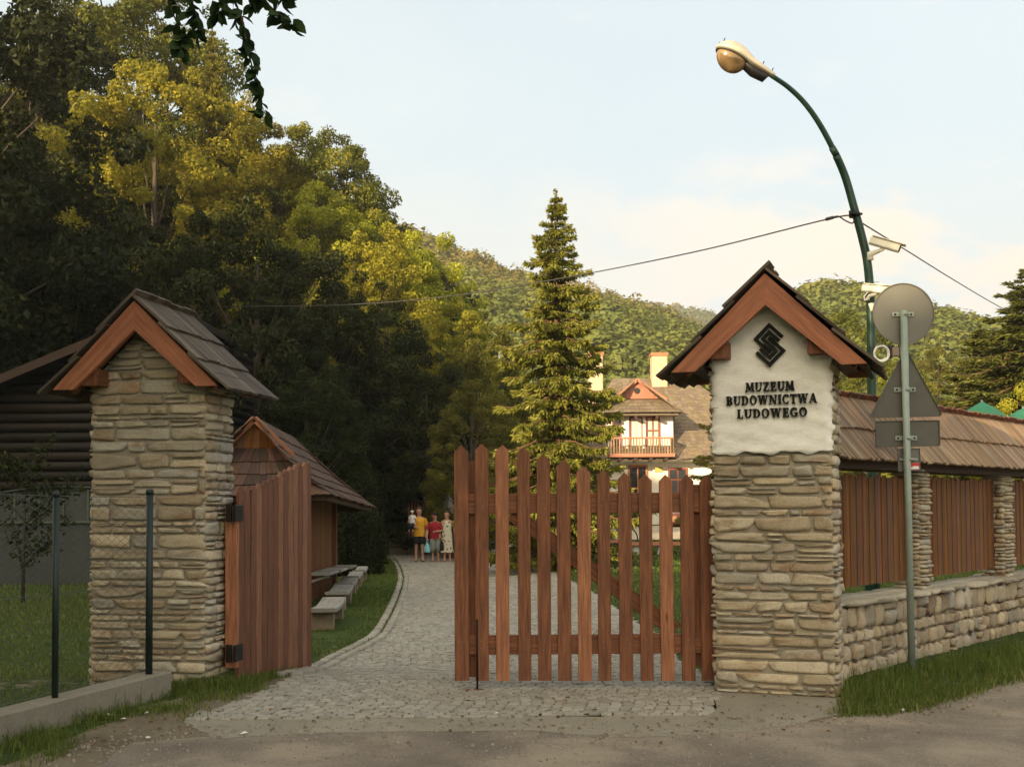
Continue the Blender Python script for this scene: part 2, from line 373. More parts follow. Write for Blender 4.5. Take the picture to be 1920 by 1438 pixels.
LF=leafmat('forest_leaves',(.10,.135,.030),(.18,.185,.038),(.25,.19,.048),.25,.0,.0)
LN=leafmat('near_leaves',(.012,.026,.009),(.022,.042,.013),(.035,.062,.018),.22,.01,.1)
GR=leafmat('grass_blades',(.040,.068,.012),(.10,.145,.024),(.25,.25,.08),.3,.0,.0)
STEELG=plain('sign_back',(.165,.158,.132),.5,.25,.07,scale=5.)
PPOST=plain('post_paint',(.28,.33,.285),.5,.2,.12,scale=9.)
PGREEN=plain('green_paint',(.012,.042,.024),.38,.0,.2,scale=4.)
PFENCE=plain('fence_green',(.011,.021,.019),.45,.0,.15)
WIRE=plain('coated_wire',(.085,.10,.09),.5,.2,.1)
IRON=plain('black_iron',(.014,.013,.013),.5,.5,.2)
LETTER=plain('dark_lettering',(.016,.017,.016),.85,.0,.2,spec=.15)
CREAM=plain('camera_housing',(.78,.74,.62),.4,0,.04)
BLACKP=plain('black_plastic',(.02,.018,.018),.5)
BROWNP=plain('brown_box',(.22,.16,.12),.55)
ALU=plain('weathered_aluminium',(.52,.46,.36),.5,.3,.15,scale=5)
CABLE=plain('cable',(.06,.055,.055),.6)
WHITEP=plain('white_cable',(.8,.78,.72),.5)
REDP=plain('red_label',(.55,.045,.035),.5)
GREENT=plain('green_canvas',(.045,.22,.115),.7,scale=2.)
GREYT=plain('grey_panel',(.065,.068,.064),.8,var=.2,scale=1.5)
PAPER=plain('paper',(.7,.68,.64),.8)
YELP=plain('yellow_plaque',(.55,.38,.10),.6)
GLASSD=plain('window_glass',(.02,.022,.025),.08,spec=.6)
CURT=plain('curtain',(.66,.56,.46),.9,var=.15,scale=12.)
BRICK=plain('chimney_brick',(.38,.17,.085),.9,var=.3,scale=8.,bump=.3)
def globe_mat():
    m,nt,out=new_mat('lamp_bowl'); b=finish(nt,out,(.34,.215,.105),.14,spec=.7,metal=.35); b.inputs['Transmission Weight'].default_value=.15; return m
GLOBE=globe_mat()
SKIN=plain('skin',(.46,.25,.165),.6,var=.06,scale=3.)
def cloth(n,c): return plain(n,c,.9,var=.12,scale=9.,bump=.1)
YSH=cloth('yellow_cotton',(.66,.33,.025)); BLK=cloth('black_cloth',(.016,.016,.018)); REDC=cloth('red_cotton',(.30,.018,.024)); GRYC=cloth('grey_cotton',(.22,.23,.20)); WHC=cloth('white_cotton',(.72,.70,.72))
HAIR=plain('brown_hair',(.045,.024,.014),.6); SHOE=plain('shoe_leather',(.07,.045,.03),.7); BLUEB=plain('light_blue_bag',(.25,.58,.68),.5); REDH=plain('red_cap',(.65,.05,.05),.7); SHOEL=plain('sandal',(.30,.14,.08),.7)
def floral():
    m,nt,out=new_mat('floral_cloth'); pos=nt('ShaderNodeTexCoord').outputs['Object']; v=nt('ShaderNodeTexVoronoi',{'Vector':pos,'Scale':9.})
    k=nt.rng(v.outputs['Distance'],.26,.34,1,0); c=nt.mix(k,(.58,.53,.41),nt.ramp(v.outputs['Color'],[(.3,(.10,.06,.05)),(.5,(.30,.08,.06)),(.7,(.12,.13,.08))]))
    finish(nt,out,c,.9); return m
FLOR=floral()
# ------------------------------------------------------------------ gate pillars
def shingle_slope(mb,yr0,yr1,p_top,p_eave,nc,out,over=0.,wr=(.10,.17),th=.022,kick=0.,mat=0,rg=None):
    """courses of shingle boards on the slope running from p_top (x,z) to p_eave (x,z), along y; `out` = side (+1/-1)"""
    rg=rg or rng; a=np.array(p_top,float); b=np.array(p_eave,float); L=np.linalg.norm(b-a); d=(b-a)/L
    nm=np.array([-d[1],d[0]])*(-1 if out>0 else 1); nm=nm if nm[1]>0 else -nm
    for k in range(nc):
        s0=L*k/nc-(.06 if k else -0.)-(over if k==0 else 0); s1=L*(k+1)/nc+.035
        y=yr0
        while y<yr1-.01:
            w=min(rg.uniform(*wr),yr1-y)
            if yr1-y-w<.05: w=yr1-y
            e=s1+rg.uniform(-.012,.012); t=th*rg.uniform(.8,1.15); st=s0-(rg.uniform(0,.02) if k==0 else 0)
            lift0=.006+.004*rg.random(); lift1=.034+.008*rg.random()+(kick if k==nc-1 else 0)
            A=a+d*st+nm*lift0; B=a+d*e+nm*lift1
            ax=np.array([B[0]-A[0],0,B[1]-A[1]]); n3=nrm(np.array([-ax[2],0,ax[0]])); n3=n3 if n3[2]>0 else -n3
            prism(mb,chrect(w-.004,t,.003),(A[0],y+w/2,A[1]),(0,1,0) if ax[0]>0 else (0,-1,0),n3,ax,mat)
            y+=w
def pillar(name,label,loc,yaw,W,D,Hw,apex,hw,seed,plaster=None,fr=.27,bk=.27,sgn=None):
    """W,D plan; Hw wall-top at side; roof apex z, half-width hw at eave"""
    rg=np.random.default_rng(seed)
    t=thing(name,label,'gate pillar',loc,-yaw)
    slope=1.0; eave=apex-hw*slope                      # 45 degrees
    gx=lambda v:(-W/2,W/2) if v<=apex-.13-W/2 else (-(apex-.13-v),(apex-.13-v))
    core=MB(); hh=apex-.14; e=.010
    hs=hh-(W/2-e)
    prism(core,[(-W/2+e,0),(W/2-e,0),(W/2-e,hs),(0,hh),(-W/2+e,hs)],(0,D-e,0),(1,0,0),(0,0,1),(0,-(D-2*e),0))
    part('mortar_core',core,MORTAR,t)
    st=MB(); ax=((1,0,0),(0,-1,0),(0,0,1))
    C=courses(-W/2,W/2,0.0,apex-.16,(.052,.120),(.12,.40),rg,gx,.021)
    if plaster: C=C[C[:,1]+C[:,3]<plaster+.02]
    dep=rg.uniform(.046,.064,len(C))
    stones(st,np.column_stack([C[:,0],np.full(len(C),.030),C[:,1]]),np.column_stack([C[:,2],dep,C[:,3]]),ax,5,9.,.085,rg=rg)
    for s in (-1,1):                                    # returns
        C=courses(.0,D,0.0,Hw,(.05,.11),(.13,.30),rg,None,.016)
        a2=((0,s,0),(s,0,0),(0,0,1))
        yy=C[:,0] if s>0 else C[:,0]
        dep=rg.uniform(.045,.07,len(C))
        stones(st,np.column_stack([np.full(len(C),s*(W/2-.028)),yy,C[:,1]]),np.column_stack([C[:,2],dep,C[:,3]]),a2,4,8.,.11,rg=rg)
    part('stonework',st,STONE,t)
    if plaster:
        pm=MB(); nu,nv=34,64; us=np.linspace(-1,1,nu); vs=np.linspace(0,1,nv); z1=apex-.13
        zz=plaster+vs*(z1-plaster); V=[];
        ph=rg.random(12)*6.3
        for z in zz:
            hwid=min(W/2+.006+.008*math.sin(z*55+ph[0])+.009*math.sin(z*31+ph[1])+.006*math.sin(z*97+ph[2]),max(.012,z1-z+.01))
            for u in us:
                x=u*hwid; 
                b=.007*math.sin(x*7+z*5+ph[3])+.003*math.sin(x*4-z*33+ph[4])+.003*math.sin(x*13+z*47+ph[5])+.002*math.sin(x*37-z*61+ph[6])
                edge=max(0,(abs(u)-.9)/.1) if z<z1-W/2 else 0
                V.append((x,-.045-b+edge**2*.05,z+(.014*math.sin(x*19+ph[7])+.008*math.sin(x*41+ph[8]) if z==zz[0] else 0)))
        V=np.array(V); i,j=np.meshgrid(np.arange(nv-1),np.arange(nu-1),indexing='ij'); q=(i*nu+j).ravel()
        B=V.copy(); B[:,1]=.01; n=len(V)
        f=np.stack([q,q+1,q+nu+1,q+nu],1)
        bd=list(range(nu))+[k*nu+nu-1 for k in range(1,nv)]+[(nv-1)*nu+k for k in range(nu-2,-1,-1)]+[k*nu for k in range(nv-2,0,-1)]
        bd=np.array(bd); bn=np.roll(bd,-1)
        pm.add(np.concatenate([V,B]),[f,np.stack([bn,bd,bd+n,bn+n],1)],smooth=True)
        part('plaster_panel',pm,PLASTER,t)
    # roof
    y0,y1=-fr,D+bk
    sh=MB()
    for s in (-1,1):
        shingle_slope(sh,y0-.04,y1+.03,(s*.012,apex+.002),(s*(hw+.05),eave-.05),3,s,over=.075 if s<0 else .01,th=.024,kick=.02,rg=rg)
    part('shingle_roof',sh,WSHING,t)
    sof=MB()
    for s in (-1,1):
        n3=nrm((s,0,1)); A=np.array([s*.02,0,apex-.045]); L=hw*1.414-.02
        y=y0+.05
        while y<y1-.05:
            w=min(.14,y1-.05-y); prism(sof,chrect(w-.004,.022,.002),(A[0],y+w/2,A[2]),(0,s,0),n3,np.array([s,0,-1])*L/1.414); y+=w
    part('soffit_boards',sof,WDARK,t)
    for s in (-1,1):
        for yy,dd in ((y0,.05),(y1-.05,.05)):
            b=MB(); bw=.185
            # barge board with plumb-cut top and level-cut foot
            poly=[(0,apex-.02),(0,apex-.02-bw*1.414),(s*(hw-.02-bw*.98),eave-.01),(s*hw,eave-.01)]
            if s<0: poly=poly[::-1]
            # direction along the board for the grain
            d=np.array([s,0,-1])/1.414; n3=np.array([s,0,1])/1.414
            P3=[np.array([p[0],0,p[1]]) for p in poly]; p2=[(float(np.dot(q,d)),float(np.dot(q,n3))) for q in P3]
            V=np.array([[q[0],yy,q[2]] for q in P3]+[[q[0],yy+dd,q[2]] for q in P3]); uv=np.array(p2+p2)+rg.random(2)*7
            i=np.arange(4); j=(i+1)%4
            ccw=np.array([0,1,2,3])
            b.add(V,[ccw[None,:],(ccw[::-1]+4)[None,:],np.stack([j,i,i+4,j+4],1)],uv=uv)
            part('barge_board',b,WBARGE,t)
        p=MB(); xb=s*(W/2-.10); zb=apex-W/2-.20
        box(p,xb-.075,xb+.075,y0+.06,.0,zb,zb+.15,.006); part('purlin_end',p,WGATE,t)
        r=MB(); bar(r,(s*.02,-.10,apex-.13),(s*(hw-.08),-.10,eave+.0),.10,.09,(0,1,0)); part('rafter',r,WGATE,t)
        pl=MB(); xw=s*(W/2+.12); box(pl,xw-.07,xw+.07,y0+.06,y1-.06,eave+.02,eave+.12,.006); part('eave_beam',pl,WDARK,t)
    return t
# right pillar: front-left base corner seen at (1342,1297)
RY=R(20); Wr,Dr=1.0,.55
c0=P(1342,1297,9.68); ex=Vector((math.cos(RY),-math.sin(RY),0)); ey=Vector((math.sin(RY),math.cos(RY),0))
RPL=c0+ex*Wr/2; RPL.z=0
PR=pillar('gate_pillar','stone gate pillar with white plaster panel, dark lettering and a shingled gable roof',RPL,RY,Wr,Dr,3.05,3.545,.80,3,plaster=2.04)
LY_=R(10); Wl,Dl=1.12,.55
c1=P(385,1283,10.09); ex1=Vector((math.cos(LY_),-math.sin(LY_),0))
LPL=c1-ex1*Wl/2; LPL.z=-.02
PL=pillar('gate_pillar','bare stone gate pillar with a shingled gable roof beside the wire mesh fence',LPL,LY_,Wl,Dl,3.0,3.50,.79,8)
# concrete foot under the right pillar
# ---- emblem and lettering on the plaster
yF=-.075
def emblem(parent,cx,cz,sc):
    k,Bw=44.,102.; s=Bw/3; n=46.
    M=np.array([(2*k-k+n-26,2*k-n+0),(0,2*k),(-k,k),(k,-k),(0,-2*k),(-(k+n-26),-2*k+n)],float)
    M[0]=M[1]+np.array([1,-1])*64; M[5]=M[4]+np.array([-1,1])*64
    mb=MB()
    for off in (-s,0,s):
        Q=[]
        for i in range(6):
            d0=M[i]-M[i-1] if i else M[1]-M[0]; d1=M[i+1]-M[i] if i<5 else M[5]-M[4]
            d0=d0/np.linalg.norm(d0); d1=d1/np.linalg.norm(d1); n0=np.array([-d0[1],d0[0]]); n1=np.array([-d1[1],d1[0]])
            b=n0+n1; b=b/np.dot(b,n0) ; Q.append(M[i]+b*off)
        Q=np.array(Q); h=s*.34
        # band outline
        Lf=[];Rt=[]
        for i in range(6):
            d0=Q[i]-Q[i-1] if i else Q[1]-Q[0]; d1=Q[i+1]-Q[i] if i<5 else Q[5]-Q[4]
            d0=d0/np.linalg.norm(d0); d1=d1/np.linalg.norm(d1); n0=np.array([-d0[1],d0[0]]); n1=np.array([-d1[1],d1[0]]); b=n0+n1; b=b/np.dot(b,n0)
            Lf.append(Q[i]+b*h); Rt.append(Q[i]-b*h)
        Lf=np.array(Lf)*sc;Rt=np.array(Rt)*sc
        V=[]
        for y in (yF,yF+.05):
            V+= [(cx+p[0],y,cz+p[1]) for p in Lf]+[(cx+p[0],y,cz+p[1]) for p in Rt]
        f=[]
        for i in range(5):
            f+=[[i,i+1,i+7,i+6],[12+i+1,12+i,12+i+6,12+i+7],[i,i+12,i+13,i+1],[i+6,i+7,i+19,i+18]]
        f+=[[0,6,18,12],[5,17,23,11]]
        mb.add(V,[np.array(f)])
    part('emblem',mb,LETTER,parent)
emblem(PR,.005,2.955,.20/162)
def glyphs():
    S=.26;T=.10;B=.075   # thick, thin, serif height
    r=lambda x0,y0,x1,y1:[(x0,y0),(x1,y0),(x1,y1),(x0,y1)]
    dg=lambda xa,ya,xb,yb,w:[(xa-w/2,ya),(xa+w/2,ya),(xb+w/2,yb),(xb-w/2,yb)]
    def arc(cx,cy,rx,ry,a0,a1,wx,wy,n=14):
        A=np.linspace(R(a0),R(a1),n); o=[(cx+rx*math.cos(a),cy+ry*math.sin(a)) for a in A]; i=[(cx+(rx-wx)*math.cos(a),cy+(ry-wy)*math.sin(a)) for a in A]
        return [[o[k],o[k+1],i[k+1],i[k]] for k in range(n-1)]
    ser=lambda x,y,w=.17:r(x-w,y,x+w,y+B)
    g={}
    g['M']=(1.12,[dg(.16,0,.24,1,T),dg(.27,1,.56,.1,S),dg(.56,.1,.86,1,T),dg(.95,0,.88,1,S),ser(.15,0),ser(.95,0,.21),ser(.2,1-B,.15),ser(.92,1-B,.15)])
    g['U']=(.98,[r(.12,.3,.12+S,1),r(.76,.3,.76+T,1)]+arc(.49,.34,.37,.35,180,360,S*.75,T*1.4)+[ser(.25,1-B,.22),ser(.8,1-B,.18)])
    g['Z']=(.86,[r(.08,1-T,.8,1),r(.06,0,.8,T),dg(.2,T,.66,1-T,S),r(.08,.78,.15,1),r(.74,0,.81,.24)])
    g['E']=(.82,[r(.14,0,.14+S,1),r(.04,1-T,.74,1),r(.04,0,.76,T),r(.3,.47,.62,.47+T),r(.67,.74,.74,1),r(.7,0,.77,.27),r(.57,.38,.63,.66)])
    g['B']=(.88,[r(.12,0,.12+S,1),r(.03,1-T,.5,1),r(.03,0,.5,T),r(.3,.49,.5,.49+T)]+arc(.46,.75,.30,.25,-90,90,S*.8,T)+arc(.47,.27,.35,.27,-90,90,S*.85,T))
    g['D']=(.98,[r(.12,0,.12+S,1),r(.03,1-T,.5,1),r(.03,0,.5,T)]+arc(.45,.5,.46,.5,-90,90,S*.9,T))
    g['O']=(1.,arc(.5,.5,.45,.52,0,360,S*.85,T,26))
    g['W']=(1.36,[dg(.2,1,.44,0,S),dg(.44,0,.66,1,T),dg(.70,1,.94,0,S),dg(.94,0,1.18,1,T),ser(.19,1-B,.21),ser(.69,1-B,.2),ser(1.18,1-B,.16)])
    g['N']=(1.06,[dg(.18,0,.18,1,T),dg(.24,1,.82,0,S),dg(.86,0,.86,1,T),ser(.18,0),ser(.16,1-B,.16),ser(.86,1-B,.17)])
    g['I']=(.5,[r(.12,0,.12+S,1),ser(.25,0,.22),ser(.25,1-B,.22)])
    g['C']=(.92,arc(.5,.5,.45,.52,48,312,S*.85,T,22)+[r(.72,.68,.8,.98),r(.74,.04,.8,.3)])
    g['T']=(.9,[r(.32,0,.32+S,1),r(.04,1-T,.86,1),ser(.45,0,.22),r(.03,.72,.1,1),r(.8,.72,.87,1)])
    g['A']=(1.02,[dg(.14,0,.48,1,T),dg(.82,0,.52,1,S),r(.26,.3,.7,.3+T),ser(.15,0,.15),ser(.83,0,.21)])
    g['L']=(.8,[r(.13,0,.13+S,1),r(.03,0,.74,T),ser(.26,1-B,.22),r(.68,0,.75,.3)])
    g['G']=(1.,arc(.5,.5,.45,.52,48,318,S*.85,T,22)+[r(.66,.04,.66+S*.8,.42),r(.54,.38,.96,.38+B),r(.74,.68,.81,.98)])
    return g
GL=glyphs()
def lettering(parent,txt,cx,z,h,width):
    tot=sum(GL[c][0] for c in txt)+.06*(len(txt)-1); sx=width/tot; mb=MB(); x=cx-width/2; q=0
    for c in txt:
        w,ps=GL[c]
        for pl in ps:
            q+=1; dz=(q%7)*.0006
            p=np.array(pl,float)*[sx,h]+[x,z]
            ar=sum(p[i][0]*p[(i+1)%4][1]-p[(i+1)%4][0]*p[i][1] for i in range(4))
            if ar<0: p=p[::-1]
            prism(mb,p,(0,yF+.045,0),(1,0,0),(0,0,1),(0,-.045-dz,0))
        x+=(w+.06)*sx
    part('lettering',mb,LETTER,parent)
lettering(PR,'MUZEUM',.0,2.565,.076,.405)
lettering(PR,'BUDOWNICTWA',.01,2.452,.078,.755)
lettering(PR,'LUDOWEGO',.015,2.340,.076,.585)
# ------------------------------------------------------------------ gate leaves
def picket(mb,x,w,z0,z1,y,t=.026,lean=0.,tip=None):
    h=w/2; tip=tip or w*.5; c=.004; n0=rng.normal(0,.003,2)
    poly=[(-h,0),(h,0),(h+n0[0],z1-z0-tip),(0+n0[1],z1-z0),(-h,z1-z0-tip)]
    V=[];uv=[]
    of=rng.random(2)*9
    for yy,s in ((y,1.),(y+.004,1.0),(y+t,1.)):
        for (a,b) in poly:
            k=(1-.004/h) if yy==y else 1.; 
            V.append((x+a*k+lean*b,yy,z0+b)); uv.append((b+of[0],a+of[1]))
    n=5;i=np.arange(n);j=(i+1)%n; f=[]
    mb.add(np.array(V),[i[None,:],(i[::-1]+10)[None,:],np.concatenate([np.stack([j,i,i+5,j+5],1),np.stack([j+5,i+5,i+10,j+10],1)])],uv=np.array(uv))
NAIL=plain('nail_head',(.20,.17,.15),.4,.7)
def nails(mb,x,za,zb,y):
    for z in (za-.035,za+.04,zb-.035,zb+.04):
        xx=x+rng.uniform(-.018,.018); zz=z+rng.uniform(-.012,.012); r=.0055
        V=[(xx+r*math.cos(a),y-.003,zz+r*math.sin(a)) for a in np.arange(8)/8*6.283]+[(xx+r*math.cos(a),y+.002,zz+r*math.sin(a)) for a in np.arange(8)/8*6.283]; i=np.arange(8); j=(i+1)%8
        mb.add(np.array(V),[i[None,:],np.stack([j,i,i+8,j+8],1)],mat=1)
def gate_leaf(label,loc,rz,xs,ws,tops,bots,zb,zt,brace,bolt=None,mirror=1,closer=None):
    """local x along the leaf from the hinge (0) outwards; pickets on the -y face"""
    t=thing('gate_leaf',label,'gate',loc,rz)
    for k,(x,w,a,b) in enumerate(zip(xs,ws,bots,tops)):
        m=MB(); picket(m,x,w,a,b,-.055,lean=rng.normal(0,.0012)); nails(m,x,zb(x),zt(x),-.055); part('picket',m,[WGATE2 if k%4==2 else WGATE,NAIL],t)
    xa,xb=min(xs)-.03,max(xs)+.02
    for zf,h in ((zb,.17),(zt,.175)):
        m=MB(); bar(m,(xa,0,zf(xa)),(xb,0,zf(xb)),.045,h); part('rail',m,WGATE,t)
    m=MB(); bar(m,brace[0],brace[1],.035,.14); part('brace',m,WGATE,t)
    for x in (xa+(.05 if xs[-1]>xs[0] else -.05)*0+.06*mirror*0, ): pass
    return t
# right leaf, hung on the right pillar, seen almost square on
D0=9.9
px=[866,903.5,942,983,1020,1057.5,1095,1132,1172,1210.5,1249,1288,1325]; wp=[27,25,25,24,25,25,25,24,25,24,25,25,26]
ty=[835,832,834,838,851,862,874,880,886,889,890,890,891]
hp=P(1336,1275,D0); GZ=hp.z
rl_loc=Vector((hp.x,D0,0))
xs=[P(p,1100,D0).x-hp.x for p in px]; ws=[w*D0/F for w in wp]; tops=[P(p,y,D0).z for p,y in zip(px,ty)]; bots=[P(p,1274,D0).z for p in px]
order=list(range(13))[::-1]
zr=lambda py:(lambda x:P(1100,py,D0).z)
gl=gate_leaf('brown picket gate leaf with pointed pickets hung on the white plastered pillar',rl_loc,0,[xs[i] for i in order],[ws[i] for i in order],[tops[i] for i in order],[bots[i] for i in order],zr(1207),zr(943),
   ((P(960,962,D0).x-hp.x,.035,P(960,962,D0).z),(P(1268,1182,D0).x-hp.x,.035,P(1268,1182,D0).z)))
m=MB(); xk=P(884,1000,D0).x-hp.x; box(m,xk-.05,xk+.05,.026,.075,bots[0]+.02,tops[0]-.14); part('stile',m,WGATE,gl)
m=MB(); xk=P(1312,1000,D0).x-hp.x; box(m,xk-.06,xk+.06,.026,.075,bots[0]+.10,tops[12]-.08); part('stile',m,WGATE,gl)
m=MB(); xk=P(895,1200,D0).x-hp.x; tube(m,[(xk,-.075,.012),(xk,-.075,.62)],.009,8); part('drop_bolt',m,IRON,gl)
for zz in (.42,1.62):
    m=MB(); box(m,-.02,.16,.076,.088,zz-.03,zz+.03); part('hinge_strap',m,IRON,gl)
for q in (872,897):
    g=G(q,1295); m=MB(); lathe(m,[(.055,-.01),(.055,.012),(.04,.018),(.001,.018)],n=14); single('ground_socket',m,plain('rusty_iron',(.14,.05,.03),.8),'small rusty bolt socket set in the cobbles '+('under the drop bolt' if q==897 else 'just left of the drop bolt'),'socket',g)
# left leaf, swung inwards
hl=P(431,1262,10.36); th=R(90-9.7); Lx=2.05
t2=thing('gate_leaf','brown plank gate leaf swung inwards beside the bare stone pillar','gate',(hl.x,hl.y,0),th)
WLEAF=wood('dark_leaf_wood',(.050,.015,.003),(.225,.069,.013),(.10,.032,.007)); WLEAF2=wood('pale_leaf_wood',(.085,.030,.008),(.34,.130,.038),(.17,.062,.018))  # swung leaf's boards: gate wood mixed darker, a few boards paler
n=14; zb0,zb1=.05,-.165
for k in range(n):
    u=(k+.3)/(n-.4); x=.10+u*(Lx-.14); a=zb0+(zb1-zb0)*u; b=1.80+.31*sm(0,1,u)
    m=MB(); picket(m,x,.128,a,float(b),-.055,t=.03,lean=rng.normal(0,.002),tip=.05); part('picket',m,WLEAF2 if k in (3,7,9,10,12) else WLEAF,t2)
for z0,z1,h in ((.38,.30,.17),(1.46,1.55,.17)):
    m=MB(); bar(m,(.02,0,z0),(Lx,0,z1),.045,h); part('rail',m,WGATE,t2)
m=MB(); bar(m,(.2,.04,1.4),(1.8,.04,.42),.035,.14); part('brace',m,WGATE,t2)
m=MB(); box(m,.0,.06,-.065,.05,.14,1.62); part('stile',m,WGATE2,t2)
for zz in (.28,1.56):
    m=MB(); box(m,-.075,.10,-.085,-.0655,zz-.075,zz+.075); box(m,-.10,-.06,-.05,.0,zz-.08,zz+.08); part('hinge',m,IRON,t2)
# ------------------------------------------------------------------ ground, road, path
def gsheet():
    xs=np.unique(np.concatenate([np.linspace(-14,14,113),np.linspace(-60,60,97),np.linspace(-250,250,41),np.linspace(-1500,1500,21)]))
    ys=np.unique(np.concatenate([np.linspace(-2,34,145),np.linspace(-40,80,97),np.linspace(-100,250,36),np.linspace(-300,2500,20)]))
    X,Y=np.meshgrid(xs,ys,indexing='xy'); Z=gz(X,Y); nx=len(xs)
    mb=MB(); i,j=np.meshgrid(np.arange(len(ys)-1),np.arange(nx-1),indexing='ij'); q=(i*nx+j).ravel()
    mb.add(np.column_stack([X.ravel(),Y.ravel(),Z.ravel()]),[np.stack([q,q+1,q+nx+1,q+nx],1)],smooth=True); return mb
struct('ground',gsheet(),GROUND)
g2=lambda *l:[tuple(G(a,b)) for a,b in l]
road=g2((250,1392),(420,1380),(640,1371),(1000,1367),(1150,1381),(1350,1374),(1480,1360),(1560,1347),(1640,1336),(1760,1312),(1850,1288),(1930,1266))
road=[(-1.95,7.0,0),(-2.6,5.4,0)]+road
road+= [(12.,14.6,0),(40.,40.,0),(60.,34.,0),(30.,4.,0),(20,-12,0),(-8,-12,0),(-6.5,-2,0),(-3.4,3.6,0)]
mb=MB(); poly_sheet(mb,road,.02,.12,.004); struct('road',mb,ASPH)
ap=g2((335,1350),(480,1341),(760,1340),(1100,1344),(1240,1338),(1340,1316),(1340,1290),(1572,1296),(1572,1340),(1480,1362),(1350,1377),(1150,1384),(1000,1370),(640,1374),(400,1384))
mb=MB(); poly_sheet(mb,ap,.016,.09,.006); struct('pavement',mb,CONC)
es=g2((0,1438),(70,1412),(160,1372),(260,1330),(350,1300),(470,1290),(560,1262),(600,1262),(480,1343),(420,1350),(430,1388),(640,1376),(300,1400),(100,1460),(-100,1500))
mb=MB(); poly_sheet(mb,es,.03,.15,.002); poly_sheet(mb,g2((1280,1335),(1420,1310),(1560,1300),(1650,1345),(1560,1400),(1200,1400)),.02,.2,.002); struct('soil',mb,SOIL)
# path: sandy bed and granite setts
edgeL=[G(*p) for p in ((330,1352),(470,1308),(560,1268),(640,1241),(700,1209),(733,1180),(757,1120),(763,1080),(745,1050),(716,1037))]
edgeR=[G(*p) for p in ((1345,1340),(1345,1300),(1300,1255),(1225,1185),(1120,1115),(1040,1074),(985,1056),(960,1046),(930,1040),(900,1036))]
far=[Vector((-2.0,52,0)),Vector((-8,52,0)),Vector((-9,45,0)),Vector((-7.2,41.5,0))]
outline=[tuple(p) for p in edgeL[::-1]]+[tuple(p) for p in edgeR]+[tuple(p) for p in far]
mb=MB(); 
# bed as dense grid clipped by outline
def inside(x,y,poly):
    c=np.zeros(np.shape(x),bool); n=len(poly); j=n-1
    for i in range(n):
        xi,yi=poly[i][0],poly[i][1]; xj,yj=poly[j][0],poly[j][1]
        k=((yi>y)!=(yj>y))&(x<(xj-xi)*(y-yi)/(yj-yi+1e-12)+xi); c^=k; j=i
    return c
mb=MB()
poly_sheet(mb,outline,.01,.3,.005)
# subdivide bed so it follows the terrain: replaced by strips in y
def strip_sheet(poly,dz,dy=.25):
    ys=np.arange(min(p[1] for p in poly)+.01,max(p[1] for p in poly),dy); rows=[]
    xs=np.linspace(min(p[0] for p in poly)-.1,max(p[0] for p in poly)+.1,400); mbs=MB(); prev=None
    for y in ys:
        k=inside(xs,np.full_like(xs,y),poly)
        if not k.any(): prev=None; continue
        a,b=xs[k].min(),xs[k].max(); u=np.linspace(a,b,9); V=np.column_stack([u,np.full(9,y),gz(u,np.full(9,y))+dz])
        if prev is not None:
            i=np.arange(8); mbs.add(np.concatenate([prev,V]),[np.stack([i,i+1,i+10,i+9],1)])
        prev=V
    return mbs
pb=strip_sheet(outline,.006)
def setts(poly,s0=.092):
    mbs=pb; y=min(p[1] for p in poly); ymax=48; out=[]
    while y<ymax:
        s=s0*(1 if y<16 else 1.25 if y<26 else 1.8); x=-11+rng.random()*s
        n=int(17/s); X=x+np.arange(n)*s+rng.normal(0,.06*s,n); Y=y+s*.5+.35*np.sin(X*1.1+y*.3)*s+rng.normal(0,.05*s,n)
        k=inside(X,Y,poly); 
        out.append(np.column_stack([X[k],Y[k],np.full(k.sum(),s)])); y+=s*rng.uniform(.9,1.02)
    C=np.concatenate(out); N=len(C); h=C[:,2]*.5
    q=np.array([(-1,-1),(1,-1),(1,1),(-1,1)],float)
    ang=rng.normal(0,.08,N); ca,sa=np.cos(ang),np.sin(ang)
    def ring(f,z,jit):
        u=q[None]*f*h[:,None,None]+rng.normal(0,jit,(N,4,2))*h[:,None,None]
        x=C[:,0:1]+u[:,:,0]*ca[:,None]-u[:,:,1]*sa[:,None]; yy=C[:,1:2]+u[:,:,0]*sa[:,None]+u[:,:,1]*ca[:,None]
        return np.stack([x,yy,gz(x,yy)+z],2)
    top=rng.normal(.017,.003,N)[:,None]
    a=ring(.95,.004,.05); b=ring(.90,top-.005,.04); c=ring(.74,top+rng.normal(0,.0015,(N,4)),.04)
    V=np.concatenate([a,b,c],1).reshape(-1,3); i=np.arange(4);j=(i+1)%4
    f=np.concatenate([np.stack([i,j,j+4,i+4],1),np.stack([i+4,j+4,j+8,i+8],1),[[8,9,10,11]]])
    FF=(f[None]+(np.arange(N)*12)[:,None,None]).reshape(-1,4)
    mbs.add(V,[FF],mat=1,smooth=False); return mbs
struct('path',setts(outline),[PATHB,SETT])
# border stones along the lawn
kb=MB(); eL=spline([tuple(p) for p in edgeL[2:]],260); dd=np.concatenate([[0],np.cumsum(np.linalg.norm(np.diff(eL,axis=0),axis=1))]); s=0;C=[];A=[]
for k in range(2):
    s=rng.random()*.1
    while s<dd[-1]:
        p=np.array([np.interp(s,dd,eL[:,i]) for i in range(2)]); p2=np.array([np.interp(s+.05,dd,eL[:,i]) for i in range(2)]); t=nrm(p2-p+1e-9); nn=np.array([-t[1],t[0]])
        c=p+nn*(.03+.15*k); L=rng.uniform(.12,.2); z=float(gz(*c))
        stones(kb,[[0,0,0]],[[L/2-.008,.05,.06]],((t[0],t[1],0),(0,0,1),(nn[0],nn[1],0)),3,5.,.06); kb.V[-1]+=np.array([c[0],c[1],z+.0]); s+=L
struct('kerb',kb,SETT)
